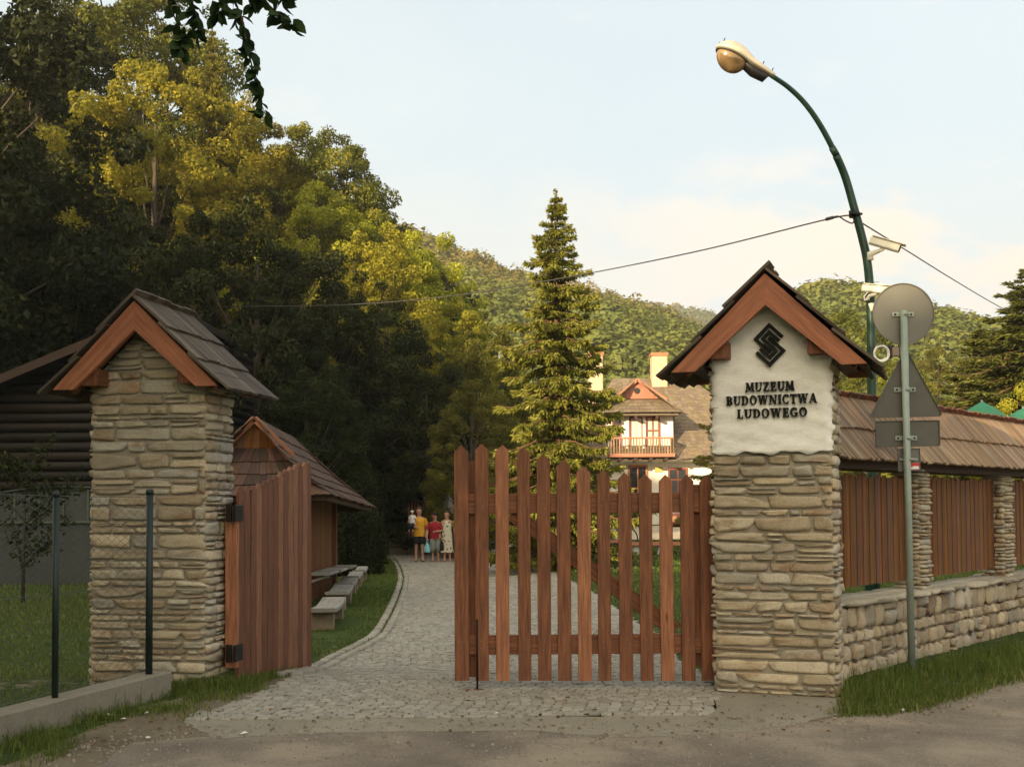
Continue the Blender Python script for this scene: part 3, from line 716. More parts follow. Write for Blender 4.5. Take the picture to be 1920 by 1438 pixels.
# lit court in front of the house
ct=g2((880,1009),(1345,1010),(1345,985),(880,985))
ct=[(p[0]*1.15 if p[0]>0 else p[0],p[1],0) for p in ct]
mb=strip_sheet([(-1,38.9),(14,38.9),(16,47.5),(-3,49.5)],.02); struct('court',mb,GRAVEL)
# ------------------------------------------------------------------ grass
def blades(mb,X,Y,h,w,lean=.35,seg=2,tint=None,z0=None):
    N=len(X); h=np.broadcast_to(h,(N,)); a=rng.random(N)*6.283; Z=gz(X,Y) if z0 is None else z0
    dx,dy=np.cos(a),np.sin(a); l=np.abs(rng.normal(0,lean,N))*h; b=rng.random(N)*6.283; lx,ly=np.cos(b)*l,np.sin(b)*l
    ww=np.broadcast_to(w,(N,))/2
    P0=np.stack([X,Y,Z-.01],1); W=np.stack([dx*ww,dy*ww,0*ww],1)
    M=P0+np.stack([lx*.3,ly*.3,h*.6],1); T=P0+np.stack([lx,ly,h*(1-.25*np.minimum(1,l/h))],1)
    V=np.stack([P0-W,P0+W,M+W*.7,M-W*.7,T],1).reshape(-1,3); o=(np.arange(N)*5)[:,None]
    t=rng.random(N) if tint is None else tint
    mb.add(V,[np.array([[0,1,2,3]])+o],tint=t); mb.n-=N*5; Vl=mb.V.pop()
    mb.add(Vl,[np.array([[3,2,4]])+o],tint=t)
def scatter(poly,n,dens=None):
    x0,x1=min(p[0] for p in poly),max(p[0] for p in poly); y0,y1=min(p[1] for p in poly),max(p[1] for p in poly); OX=[];OY=[];c=0
    while c<n:
        X=rng.uniform(x0,x1,n*2);Y=rng.uniform(y0,y1,n*2); k=inside(X,Y,poly)
        if dens is not None: k&=rng.random(n*2)<dens(X,Y)
        OX.append(X[k]);OY.append(Y[k]); c+=k.sum()
    return np.concatenate(OX)[:n],np.concatenate(OY)[:n]
pn=lambda X,Y,f=1.:.5+.25*np.sin(X*2.1*f+1.3*np.sin(Y*1.7*f))+.25*np.sin(Y*2.6*f+X*.9*f+2.)
# long verge below the right-hand wall
vg=g2((1566,1338),(1600,1340),(1700,1328),(1760,1310),(1850,1284),(1935,1262))
vg=[vg[0]]+vg+[(11.5,14.5,0),(9.5,16.,0),(4.2,11.25,0),(3.05,10.15,0),(2.86,9.75,0)]
gm=MB(); X,Y=scatter(vg,15000); hh=rng.gamma(4,.024,15000)*(.45+.75*pn(X,Y,1.4)); blades(gm,X,Y,hh+.03,.009,.5,tint=np.clip(rng.normal(.45,.2,15000),0,1))
# ragged outer fringe
e=np.array([p[:2] for p in vg[1:7]]); dd=np.concatenate([[0],np.cumsum(np.linalg.norm(np.diff(e,axis=0),axis=1))]); s=rng.random(2200)*dd[-1]
X=np.interp(s,dd,e[:,0])+rng.normal(.02,.07,2200);Y=np.interp(s,dd,e[:,1])+rng.normal(-.03,.07,2200); blades(gm,X,Y,rng.uniform(.04,.12,2200),.009,.7)
gr=struct('verge_grass',gm,GR,'stuff')
# grass at the foot of the left pillar and along the mesh-fence kerb
gm=MB()
lg=g2((0,1438),(0,1392),(90,1352),(170,1320),(290,1276),(440,1258),(570,1258),(600,1250),(470,1300),(380,1318),(250,1345),(180,1372),(120,1420),(60,1450))
X,Y=scatter(lg,7000,lambda X,Y:.25+.75*(pn(X,Y,2.2)>.42)); blades(gm,X,Y,rng.gamma(4,.013,7000)+.015,.008,.6,tint=np.clip(rng.normal(.4,.2,7000),0,1))
for (cx,cy,n,h) in ((190,1328,420,.13),(215,1318,300,.12),(255,1300,250,.09),(375,1292,500,.10),(330,1296,350,.08),(410,1290,400,.09),(450,1283,250,.07),(100,1345,100,.12),(60,1390,260,.07),(150,1352,200,.08),(345,1330,160,.05),(300,1335,180,.06),(360,1345,90,.04),(420,1312,120,.05),(480,1296,90,.05)):
    c=G(cx,cy); X=c.x+rng.normal(0,.10,n);Y=c.y+rng.normal(0,.10,n); blades(gm,X,Y,rng.gamma(6,h/6,n)+.02,.007,.6)
struct('fringe_grass',gm,GR,'stuff')
# lawns inside
gm=MB()
lw=[tuple(p) for p in edgeL[1:]]+[(-6,40,0),(-9,32,0),(-9,11.2,0),(-3.0,10.8,0)]
bare=np.array([tuple(G(*p))[:2] for p in ((655,1170),(645,1168),(660,1140),(685,1100),(700,1088),(672,1168),(600,1240))]+[(-2.6,15.9),(-2.7,18.)])
def lawn_d(X,Y):
    d=np.min(np.hypot((X[:,None]-bare[None,:,0])*1.6,Y[:,None]-bare[None,:,1]),1); return np.where(d<.45,.06,1)
X,Y=scatter(lw,30000,lawn_d); blades(gm,X,Y,rng.uniform(.025,.06,30000)*(1+Y/40),.012+.0006*Y,.7,tint=np.clip(rng.normal(.45,.18,30000),0,1))
ro=[tuple(p) for p in edgeR[2:8]]
rw=ro+[(-.2,38.6,0),(13,38.6,0),(13,22,0),(3.2,11.5,0),(2.2,10.7,0)]
X,Y=scatter(rw,30000); blades(gm,X,Y,rng.uniform(.025,.06,30000)*(1+Y/40),.012+.0008*Y,.7,tint=np.clip(rng.normal(.55,.18,30000),0,1))
yd=[(-3.6,9.2,0),(-3.9,8.2,0),(-9,8,0),(-16,31,0),(-9.5,31,0),(-4,11.2,0)]
X,Y=scatter(yd,14000); blades(gm,X,Y,rng.uniform(.03,.08,14000)*(1+Y/50),.012+.0006*Y,.7)
struct('lawn_grass',gm,GR,'stuff')
# grit and small stones along the road edge, dust of the gateway
gm=MB(); N=1500; px_=rng.uniform(60,1920,N); k_=rng.random(N)**1.6
X=np.empty(N);Y=np.empty(N)
for i in range(N):
    e=np.interp(px_[i],[60,250,420,640,1000,1150,1350,1560,1760,1920],[1425,1392,1380,1371,1367,1381,1374,1347,1312,1270]); g=G(px_[i],e+rng.normal(0,5)+k_[i]*rng.choice([-22,60])); X[i],Y[i]=g.x,g.y
S=rng.gamma(3,.0018,N)+.0025
T_,Q_=TM[2]; r_=(np.abs(T_)**2.4).sum(1)**(-1/2.4); B_=(T_*r_[:,None])[None]*S[:,None,None]*rng.uniform(.6,1.3,(N,1,3))*[1,1,.6]; B_=B_[:,:,[0,2,1]]
W_=B_+np.stack([X,Y,gz(X,Y)+.006+S*.25],1)[:,None]
gm.add(W_.reshape(-1,3),[(Q_[None]+(np.arange(N)*len(T_))[:,None,None]).reshape(-1,4)],smooth=True); struct('gravel',gm,SETT,'stuff')
# fallen leaves
gm=MB(); N=420; px_=rng.uniform(150,1900,N)
for i in range(N):
    e=np.interp(px_[i],[60,250,420,640,1000,1150,1350,1560,1760,1920],[1415,1362,1345,1340,1340,1350,1340,1345,1312,1275]); g=G(px_[i],e+rng.normal(0,22)); a=rng.random()*6.3; s=rng.uniform(.012,.028); c_,s_=math.cos(a),math.sin(a); z=float(gz(g.x,g.y))+.012
    gm.add(np.array([(g.x+s*c_,g.y+s*s_,z+.004),(g.x-s*.5*s_,g.y+s*.5*c_,z+rng.uniform(0,.012)),(g.x-s*c_,g.y-s*s_,z),(g.x+s*.5*s_,g.y-s*.5*c_,z+rng.uniform(0,.012))]),[np.array([[0,1,2,3]])],tint=rng.random())
struct('fallen_leaves',gm,leafmat('dry_leaves',(.06,.03,.012),(.16,.08,.03),(.30,.17,.06),.1,0,0),'stuff')
# litter
for (cx,cy,what) in ((185,1342,'on the dirt by the grass below the mesh fence'),(205,1344,'lying just right of a similar scrap near the fence grass'),(232,1352,'on the dirt between fence grass and pavement'),(276,1340,'beside the grass in front of the bare stone pillar'),(277,1388,'on the left end of the asphalt'),(459,1378,'on the asphalt edge in front of the swung leaf'),(932,1341,'on the pavement strip in front of the picket gate'),(1693,1335,'on the road edge under the verge grass')):
    g=G(cx,cy); m=MB(); a=rng.random()*6; s=.022 if cx not in(459,) else .035
    V=[(s*math.cos(a+k*1.57)*rng.uniform(.6,1.2),s*math.sin(a+k*1.57)*rng.uniform(.6,1.2),.008+rng.random()*.012) for k in range(4)]+[(0,0,.024)]
    V2=[(v[0],v[1],v[2]-.004) for v in V]
    m.add(np.array(V+V2),[np.array([[0,1,4],[1,2,4],[2,3,4],[3,0,4],[6,5,9],[7,6,9],[8,7,9],[5,8,9]]),np.array([[1,0,5,6],[2,1,6,7],[3,2,7,8],[0,3,8,5]])]); single('paper_scrap',m,PAPER,'small white scrap of litter '+what,'litter',g+Vector((0,0,.008)),'litter on the ground')
# ------------------------------------------------------------------ mesh fence on its concrete kerb (left)
fa=Vector((P(287,1258,9.62).x,9.62,0)); fb=Vector((P(103,1300,8.4).x,8.4,0)); dv=(fb-fa).normalized(); fend=fa+dv*5.2
nv=Vector((dv.y,-dv.x,0)); kz=.205
kbm=MB(); o=fa-dv*.12
A=np.array(o);n_=40
rings=[]
L=5.3
poly=[(-.11,-.3),(.10,-.3),(.10,kz-.012),(.088,kz),(-.098,kz),(-.11,kz-.012)]
prism(kbm,poly,A,tuple(-nv),(0,0,1),tuple(dv*L))
fence=thing('mesh_fence','dark green chain link fence with round posts on a low concrete kerb','fence',(fa.x,fa.y,0))
part('kerb',kbm,CONC,fence,True)
ptop=P(270,920,9.55).z
def fpost(p,z1,r=.024,strut=False):
    m=MB(); tube(m,[(p.x,p.y,kz-.05),(p.x,p.y,z1)],r,12); lathe(m,[(r*1.12,z1-.03),(r*1.12,z1+.004),(r*.6,z1+.012),(.001,z1+.012)],(p.x,p.y,0),12); part('fence_post',m,PFENCE,fence,True)
fp0=fa+dv*.06; fpost(fp0,ptop,.03)
d1=(fb-fa).length
for k in (1,2,3): fpost(fa+dv*(d1*k+.0),ptop-.03)
m=MB(); zt=ptop-.05; zb=kz+.03
W=MB(); cell=.06; nx=int(5.1/cell); nz=int((zt-zb)/cell)
off=nv*(-.0)
sh=np.array(nv)*.03
# woven wires: zigzag verticals
T3=np.arange(3)/3*6.283
for i in range(nx):
    k=np.arange(nz*2+1); x=(i+((k+i)%2)*1.0)*cell+.06; z=zb+k*(cell/2)*(zt-zb)/(nz*cell)
    y=np.where(k%2==0,.002,-.002)
    pts=np.array(fa)[None]+x[:,None]*np.array(dv)[None]+y[:,None]*np.array(nv)+sh; pts[:,2]=z
    rad=.0026; e1=np.array(nv); e2=np.array(dv)
    V=(pts[:,None,:]+rad*(np.cos(T3)[None,:,None]*e1+np.sin(T3)[None,:,None]*e2)).reshape(-1,3); m_=len(pts)
    a=np.arange(m_-1)[:,None]*3; q=np.arange(3); f=np.stack([a+q,a+(q+1)%3,a+3+(q+1)%3,a+3+q],2).reshape(-1,4); W.add(V,[f],smooth=True)
for z in (zt,zb,(zt+zb)/2):
    pts=[tuple(fa+dv*s+Vector(sh)+Vector((0,0,z-.006*math.sin(s*2.1)))) for s in np.linspace(0,5.2,30)]
    tube(W,pts,.0026,4)
part('wire_mesh',W,WIRE,fence,True)
# ------------------------------------------------------------------ ticket hut with hipped shingle roof
hx,hy=-4.70,20.0; HZ=-.22
hut=thing('shingled_hut','small dark plank hut with a steep hipped shingle roof behind the swung gate leaf','hut',(hx,hy,HZ))
ez=2.06; ap=3.50; hwx=1.62; dep=5.0; tilt=-.035
def tl(p): return (p[0],p[1],p[2]+tilt*p[1])
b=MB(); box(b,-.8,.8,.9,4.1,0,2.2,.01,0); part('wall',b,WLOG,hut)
pw=MB()
for k in range(17):
    yy=.9+k*.19; box(pw,.802,.83,yy,yy+.18,0,2.1,.004)
for k in range(9):
    xx=-.8+k*.18; box(pw,xx,xx+.17,.86,.888,0,2.1,.004)
part('wall_boards',pw,WSLAT,hut)
for yy in (.93,4.15):
    m=MB(); box(m,.80,.92,yy-.06,yy+.06,0,2.15,.006); part('corner_post',m,WSLAT,hut)
# gablet
gz0=2.98; gw=(ap-gz0)*1.0
m=MB()
for k in range(7):
    x0=-gw+k*2*gw/7; x1=x0+2*gw/7-.01; zz=lambda x:ap-.06-abs(x)
    V=[(x0,.55,gz0-.1),(x1,.55,gz0-.1),(x1,.55,max(gz0-.1,zz(x1))),(x0,.55,max(gz0-.1,zz(x0))) ]; V+=[(a,.58,c) for a,_,c in V]
    m.add(np.array(V),[np.array([[0,1,2,3],[7,6,5,4],[0,4,5,1],[2,6,7,3]])],uv=np.array([(v[2],v[0]) for v in V])+rng.random(2)*5)
part('gable_boards',m,WGATE,hut)
for s in (-1,1):
    m=MB(); bar(m,(0,.42,ap-.04),(s*(gw+.18),.42,gz0-.22),.04,.12,(0,0,1)); part('barge_board',m,WGATE2,hut)
# roof faces with shingle courses
def curve_s(u,z0,z1,x0,x1): # bell-cast slope
    return x0+(x1-x0)*u**1.0, z0+(z1-z0)*(u+.16*np.sin(u*math.pi))
def shingled_quad(mb,A,B,C,D,nc,w=.16,bow=0.,rg=rng):
    """A-B top edge, D-C bottom edge (A above D); boards run down the slope"""
    A,B,C,D=[np.array(p,float) for p in (A,B,C,D)]
    nn=np.cross(B-A,D-A); nn=nn/np.linalg.norm(nn); nn=nn if nn[2]>0 else -nn
    for k in range(nc):
        u0=max(0,k/nc-.03); u1=(k+1)/nc+.02
        pt=lambda u,v:(A+(B-A)*v)*(1-u)+(D+(C-D)*v)*u+nn*(-bow*math.sin(math.pi*min(u,1)))
        Lb=np.linalg.norm(pt(u1,1)-pt(u1,0)); v=0.
        while v<1-1e-6:
            dv_=rg.uniform(.7,1.25)*w/max(Lb,.2); v2=min(1,v+dv_); 
            if 1-v2<dv_*.4: v2=1
            g=.02*dv_; j=rg.uniform(-.012,.012)
            q=[pt(u0,v+g)+nn*.006,pt(u0,v2-g)+nn*.006,pt(u1+j,v2-g)+nn*.035,pt(u1+j,v+g)+nn*.035]; lo=[p-nn*.02 for p in q]
            L=np.linalg.norm(q[3]-q[0]); ww=np.linalg.norm(q[2]-q[3]); of=rg.random(2)*9
            uv=np.array([(0,0),(0,ww),(L,ww),(L,0)]*2)+of
            mb.add(np.array(q+lo),[np.array([[3,2,1,0],[4,5,6,7],[2,3,7,6],[0,3,7,4][::-1],[1,2,6,5]])],uv=uv); v=v2
m=MB(); y0,y1=-.95,dep; yr0,yr1=.40,dep-1.0; xz=lambda s:s*hwx
for s in (-1,1):
    shingled_quad(m,(0,yr0,ap),(0,yr1,ap-.15),tl((xz(s),y1,ez-.05)),tl((xz(s),y0,ez-.05)),6,.16,.10) if s>0 else shingled_quad(m,(0,yr1,ap-.15),(0,yr0,ap),tl((xz(s),y0,ez-.05)),tl((xz(s),y1,ez-.05)),6,.16,.10)
shingled_quad(m,(-gw*1.05,.46,gz0-.06),(gw*1.05,.46,gz0-.06),tl((hwx,y0,ez-.05)),tl((-hwx,y0,ez-.05)),4,.16,.07)
shingled_quad(m,(.02,yr1,ap-.15),(-.02,yr1,ap-.15),tl((-hwx,y1,ez-.05)),tl((hwx,y1,ez-.05)),6,.16,.08)
part('shingle_roof',m,wood('hut_shingle',(.032,.016,.010),(.105,.056,.036),(.065,.034,.022),rough=.85,gs=.7,knots=False),hut)
m=MB()
for s in (-1,1): bar(m,tl((s*(hwx-.1),y0+.1,ez-.10)),tl((s*(hwx-.1),y1-.1,ez-.10)),.10,.09)
for yy in (y0+.1,y1-.1): bar(m,tl((-hwx+.1,yy,ez-.10)),tl((hwx-.1,yy,ez-.10)),.10,.09)
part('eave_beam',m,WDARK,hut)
m=MB()
for k in range(3):
    a=.7+k*1.25; bar(m,(1.12+.02*k,a,.60-.01*k),(1.10,a+1.18,.585-.01*k),.42,.045,c=.008)
    for q in (.15,1.0): bar(m,(.83,a+q,.42),(1.28,a+q,.56),.05,.05)
part('counter_shelf',m,WGREY,hut)
# ------------------------------------------------------------------ low weathered benches on the lawn
bn=[(578,628,16.5),(609,650,19.9),(627,661,22.3),(645,672,24.6),(661,683,27.2)]
ords=['nearest','second','third','fourth','farthest']
for k,(pa,pb_,d) in enumerate(bn):
    xa=P(pa,1140,d).x; xb=P(pb_,1140,d).x; cx=(xa+xb)/2; w=xb-xa; g=float(gz(cx,d))
    lab=['low weathered plank bench nearest the swung gate leaf','low weathered plank bench second from the swung gate leaf','low weathered plank bench in the middle of the row of five','low weathered plank bench fourth from the swung gate leaf','low weathered plank bench nearest the rounded dark bush'][k]
    t=thing('plank_bench',lab,'bench',(cx,d,g),R(4),'weathered benches in a row on the lawn')
    Lb=[2.1,1.75,1.6,1.7,1.6][k]; m=MB(); rings=[]
    for q in np.linspace(0,1,9):
        z=.335-.045*math.sin(q*math.pi)+.0; rings.append([(-w/2,q*Lb,z-.06),(w/2,q*Lb,z-.06),(w/2,q*Lb,z-.012),(w/2-.015,q*Lb,z),(-w/2+.015,q*Lb,z),(-w/2,q*Lb,z-.012)])
    loft(m,rings,True,smooth=False); part('seat',m,WGREY,t)
    for y0_ in (.16,Lb-.30):
        m=MB(); box(m,-w/2+.03,w/2-.03,y0_,y0_+.13,-.06,.305,.012); part('leg',m,plain('bench_block',(.25,.19,.13),.9,var=.25,bump=.4),t)
# ------------------------------------------------------------------ barn and curved panel behind the mesh fence
barn=thing('log_barn','dark log barn with a low gable in deep shade behind the left pillar','barn',(-9.0,30,-.25))
m=MB(); apz=7.15; vz=lambda x:apz-.41*abs(x)
for k in range(27):
    z=.16+k*.26
    xl_=-min(7.6,(apz-.2-z)/.41) if z>3.6 else -7.6; xr_=min(.35,(apz-.2-z)/.41)
    if xr_-xl_>.3: tube(m,[(xl_,0,z),(xr_,0,z)],.137,8); tube(m,[(xr_,0,z),(xr_,7,z)],.13,6)
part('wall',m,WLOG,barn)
m=MB()
for s_,L in ((-1,8.6),(1,.55)):
    prism(m,chrect(7.6,.16,.02),(0,3.2,apz),(0,1,0),nrm((.41*s_,0,1)),(s_*L,0,-.41*L))
part('roof',m,WLOG,barn)
m=MB(); bar(m,(0,-.62,apz-.02),(-8.6,-.62,apz-.02-.41*8.6),.06,.22); part('verge_board',m,WDARK,barn)
m=MB(); box(m,-3.4,-2.0,-.20,-.15,0,2.1); part('door',m,WDARK,barn)
cv=thing('arched_shelter','low grey arched shelter standing on the grass behind the mesh fence','shelter',(P(120,1000,27.5).x,27.5,-.25))
m=MB(); rings=[]; hwid=2.75
for yy in (0,2.2): rings.append([(-hwid,yy,0),(hwid,yy,0)]+[(hwid*math.cos(a),yy,1.55+.82*math.sin(a)) for a in np.linspace(0,math.pi,15)])
loft(m,rings,True,smooth=False); part('panel',m,GREYT,cv)
m=MB(); 
for yy in (-.05,2.2): tube(m,[(hwid*1.02*math.cos(a),yy,1.55+.86*math.sin(a)) for a in np.linspace(0,math.pi,19)],.035,6)
part('arch_rib',m,PFENCE,cv)
m=MB()
for k in range(-4,5):
    x=k*.6; z1=1.55+.82*math.sqrt(max(0,1-(x/hwid)**2)); bar(m,(x,-.04,1.55),(x,-.04,z1),.04,.04)
bar(m,(-hwid,-.04,1.55),(hwid,-.04,1.55),.05,.05); part('gable_grid',m,plain('dull_metal',(.10,.12,.08),.6),cv)
# ------------------------------------------------------------------ things at the end of the path
lh=thing('log_house','dark log house on a pale stone base at the end of the path','house',(P(770,1000,45).x,45,-.25))
m=MB(); C=courses(-3.2,3.0,-.1,.62,(.16,.26),(.3,.7),np.random.default_rng(4)); stones(m,np.column_stack([C[:,0],np.full(len(C),0),C[:,1]]),np.column_stack([C[:,2],np.full(len(C),.12),C[:,3]]),((1,0,0),(0,-1,0),(0,0,1)),3); box(m,-3.2,3.0,.02,5,-.1,.6); part('stone_base',m,STONEG,lh)
m=MB()
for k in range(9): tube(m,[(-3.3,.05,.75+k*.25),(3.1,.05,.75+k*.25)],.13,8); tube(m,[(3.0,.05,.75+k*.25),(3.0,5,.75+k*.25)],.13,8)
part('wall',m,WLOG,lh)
m=MB(); shingled_quad(m,(-2.4,2.5,5.0),(2.2,2.5,5.0),(4.3,-.9,2.75),(-4.2,-.9,2.75),8,.22); shingled_quad(m,(2.2,2.5,5.0),(2.2,2.55,5.0),(4.3,5.9,2.75),(4.3,-.9,2.75),8,.22); part('roof',m,WSHING,lh)
m=MB(); box(m,-1.0,-.1,-.11,-.07,.62,2.5); part('door',m,WDARK,lh)
m=MB(); box(m,.9,1.6,-.11,-.07,1.35,2.1); part('window',m,GLASSD,lh)
rf=thing('rail_fence','dark wooden rail fence with upright bars behind the family','fence',(P(805,1000,41.5).x,41.5,-.25))
m=MB()
for k in range(15): x=-.75+k*.11; bar(m,(x,0,.75),(x,0,2.0+.05*math.sin(k)),.04,.04)
part('bars',m,WSLAT,rf)
m=MB(); bar(m,(-.9,.04,1.75),(.75,.04,1.75),.05,.08); bar(m,(-.9,.04,.9),(.75,.04,.9),.05,.08); part('rail',m,WDARK,rf)
m=MB(); tube(m,[(.52,-.05,0),(.5,-.05,2.15)],.06,8); part('post',m,WGREY,rf)
ws=thing('wayside_box','small wooden box on a post with a peaked roof beside the gate edge','roofed box',(P(842,1000,40.5).x,40.5,-.25))
m=MB(); box(m,-.25,.25,-.2,.2,0,1.55); part('body',m,WSLAT,ws)
m=MB(); loft(m,[ell((0,0,1.55),.48,.48,4),ell((0,0,1.85),.26,.26,4),ell((0,0,2.15),.11,.11,4),ell((0,0,2.4),.06,.06,4)],True,smooth=False); part('roof',m,WGREY,ws)
# ------------------------------------------------------------------ low stone wall with piers, slat panels and shingled cap
WA=Vector((2.83,10.77,0)); wang=R(48); wd=Vector((math.cos(wang),math.sin(wang),0)); wn=Vector((wd.y,-wd.x,0)) # wn points to the road
wall=thing('boundary_wall','long low rubble stone wall with wooden slat panels under a tan shingle cap','wall',WA,wang)
WL=9.6; TH=.40; zc=.645; W0=-.5
rg=np.random.default_rng(21)
m=MB(); box(m,W0,WL,-TH+.05,-.02+.0,-.2,zc-.01,.01)
def wl(m_): return m_
part('mortar_core',m,MORTAR,wall)
# local frame: x along wall, -y towards the road -> front face at y=-TH
m=MB(); 
C=courses(W0,WL,-.05,zc-.005,(.10,.20),(.085,.20),rg,None,.013)
st=np.column_stack([C[:,0],np.full(len(C),-TH+.05),C[:,1]]); stones(m,st,np.column_stack([C[:,2],rg.uniform(.05,.09,len(C)),C[:,3]]),((1,0,0),(0,-1,0),(0,0,1)),4,5.5,.13,rg=rg)
part('rubble_stones',m,STONEW,wall)
m=MB(); x=W0
while x<WL:
    w=rg.uniform(.3,.6); stones(m,[[x+w/2,-TH/2-.02,zc+.025]],[[w/2-.006,.035,TH/2+.07+rg.uniform(-.02,.02)]],((1,0,0),(0,0,1),(0,1,0)),4,5.,.06,rg=rg); x+=w
part('coping',m,stone_mat('coping_stone',[(0.,(.33,.29,.22)),(.5,(.39,.35,.27)),(1.,(.30,.28,.23))],.4),wall)
def pxT(px,off=-TH/2):
    """distance along the wall for a photo column"""
    k=(px-960)/F; b=WA-wn*0+wn*(-off-0)*1.0
    b=WA+wn*(-off)
    return (k*b.y-b.x)/(wd.x-k*wd.y)
piers=[pxT(1706),pxT(1866),pxT(1866)+1.62*(pxT(1866)-pxT(1706))/1.62*1.0,pxT(1866)+2*(pxT(1866)-pxT(1706))]
PW=.30; eaz=2.02; riz=2.66
for x in piers:
    m=MB(); box(m,x-PW/2+.03,x+PW/2-.03,-TH/2-PW/2+.03,-TH/2+PW/2-.03,zc+.0,eaz-.02,.01)
    for (a,b_,ax) in (((0,-PW/2+.02),None,((1,0,0),(0,-1,0),(0,0,1))),((-PW/2+.02,0),None,((0,-1,0),(-1,0,0),(0,0,1))),((PW/2-.02,0),None,((0,1,0),(1,0,0),(0,0,1)))):
        C=courses(-PW/2,PW/2,zc+.045,eaz-.04,(.040,.062),(.14,.30),rg,None,.006)
        u=np.array(ax[0]); cc=np.array([[x+a[0],-TH/2+a[1],0]])+C[:,0:1]*u+np.column_stack([0*C[:,0],0*C[:,0],C[:,1]])
        stones(m,cc,np.column_stack([C[:,2],rg.uniform(.035,.07,len(C)),C[:,3]]),ax,3,4.,.1,rg=rg)
    part('stone_pier',m,STONE,wall)
# slat panels
edges=[-.35]+[v for x in piers for v in (x-PW/2-.01,x+PW/2+.01)]
for k in range(0,len(edges)-1,2):
    a,b=edges[k],min(edges[k+1],WL); pn_=MB(); n=max(2,int((b-a)/.072))
    for i in range(n):
        x=a+(i+.5)*(b-a)/n; dy=-.0035 if i%2 else .0035
        bar(pn_,(x,-TH/2-.02+dy,.80+rg.uniform(-.004,.004)),(x,-TH/2-.02+dy,1.885+rg.uniform(-.02,.02)),(b-a)/n-.001,.018,(0,1,0),.003)
    part('slat_panel',pn_,WSLAT,wall)
    r=MB()
    for z in (.98,1.70): bar(r,(a-.05,-TH/2+.035,z),(b+.05,-TH/2+.035,z),.045,.09)
    part('panel_rail',r,WDARK,wall)
m=MB(); bar(m,(W0,-TH/2-.13,eaz-.02),(WL,-TH/2-.13,eaz-.02),.10,.12); bar(m,(W0,-TH/2+.13,eaz-.02),(WL,-TH/2+.13,eaz-.02),.10,.12)
part('eave_beam',m,WDARK,wall)
m=MB(); yE=-TH/2-.36; yR=-TH/2+.12
x=0.
sl=lambda u,k:(0,yR+(yE-yR)*u,riz+(eaz-riz)*u)
nn=nrm(np.cross((1,0,0),np.array(sl(1,0))-np.array(sl(0,0)))); nn=nn if nn[2]>0 else -nn
def cap_course(mb,u0,u1,l0,l1,w=(.05,.085),y0=W0,y1=WL,side=1):
    x=y0
    while x<y1:
        w_=rg.uniform(*w); A=np.array(sl(u0,0))+nn*l0+[x+w_/2,0,0]; B=np.array(sl(u1+rg.uniform(-.016,.016),0))+nn*(l1+rg.uniform(-.004,.006))+[x+w_/2+rg.normal(0,.004),0,0]
        if side<0: A[1]=2*yR-A[1]; B[1]=2*yR-B[1]
        bar(mb,A,B,w_-.003,.02,nn if side>0 else nn*[1,-1,1],.003); x+=w_
cap_course(m,-.0,.55,.02,.035); cap_course(m,.50,1.03,.008,.03)
cap_course(m,-.0,.55,.02,.035,side=-1); cap_course(m,.50,1.03,.008,.03,side=-1)
part('shingle_cap',m,WSHTAN,wall)
m=MB(); x=W0
while x<WL:   # back-slope boards standing proud of the ridge
    w_=rg.uniform(.05,.075); bar(m,(x,yR+.05,riz-.05),(x,yR-.055-rg.uniform(0,.012),riz+.062+rg.uniform(-.008,.012)),w_-.006,.022,(0,1,1),.003); x+=w_
part('ridge_boards',m,WSHRED,wall)
m=MB(); x=W0
while x<WL: bar(m,(x,yR,riz-.02),(x,yE+.04,eaz-.0),.13,.018,(0,1,1),.002); bar(m,(x,yR,riz-.03),(x,2*yR-yE-.04,eaz-.0),.13,.018,(0,1,-1),.002); x+=.135
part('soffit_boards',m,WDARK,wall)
# ------------------------------------------------------------------ road signs seen from behind
sd=10.7; sb=G(1710,1261); sb=Vector((P(1710,1262,sd).x,sd,0.)); st_=P(1694.5,584,sd)
sign=thing('road_sign','grey road sign post seen from behind with a disc, a triangle and a plate','road sign',sb)
loc=lambda px,py,dy=0.:np.array(P(px,py,sd))-np.array(sb)+[0,dy,0]
m=MB(); tube(m,[(0,0,-.15),tuple(loc(1694.5,584))],.034,14); lathe(m,[(.034,0),(.03,.008),(.001,.010)],tuple(loc(1694.5,584)),14); part('post',m,PPOST,sign)
def plate(name,pts,t=.004,rimw=.0,mats=STEELG,label=None,dy=.052):
    m=MB(); pts=np.array(pts); n=len(pts); y=dy
    prism(m,[(p[0],p[2]) for p in pts],(0,y,0),(1,0,0),(0,0,1),(0,-t,0))
    # folded rim
    c=pts.mean(0); inn=c+(pts-c)*.975
    for k in range(n):
        a,b=pts[k],pts[(k+1)%n]; ai,bi=inn[k],inn[(k+1)%n]
        V=[(q[0],yy,q[2]) for yy in (y-t,y-t-.012) for q in (a,b,bi,ai)]
        m.add(np.array(V),[np.array([[4,5,6,7],[0,1,5,4],[2,3,7,6]])])
    part(name,m,mats,sign,label=label)
cc=loc(1697,587); r_=58.5*sd/F
plate('disc_plate',[cc+[r_*math.cos(a),0,r_*math.sin(a)] for a in np.linspace(0,2*math.pi,49)[:-1]])
def rounded(pts,r,n=5):
    out=[];pts=[np.array(p) for p in pts]
    for k in range(len(pts)):
        a,b,c=pts[k-1],pts[k],pts[(k+1)%len(pts)]; d0=nrm(a-b);d1=nrm(c-b)
        for t in np.linspace(0,1,n): p0=b+d0*r;p1=b+d1*r; out.append((1-t)**2*p0+2*t*(1-t)*b+t*t*p1)
    return out
STEELD=plain('sign_back_dull',(.105,.10,.085),.6,.2,.2,scale=3.)
plate('triangle_plate',rounded([loc(1632,783),loc(1772,780),loc(1701,651)],.05),mats=STEELD)
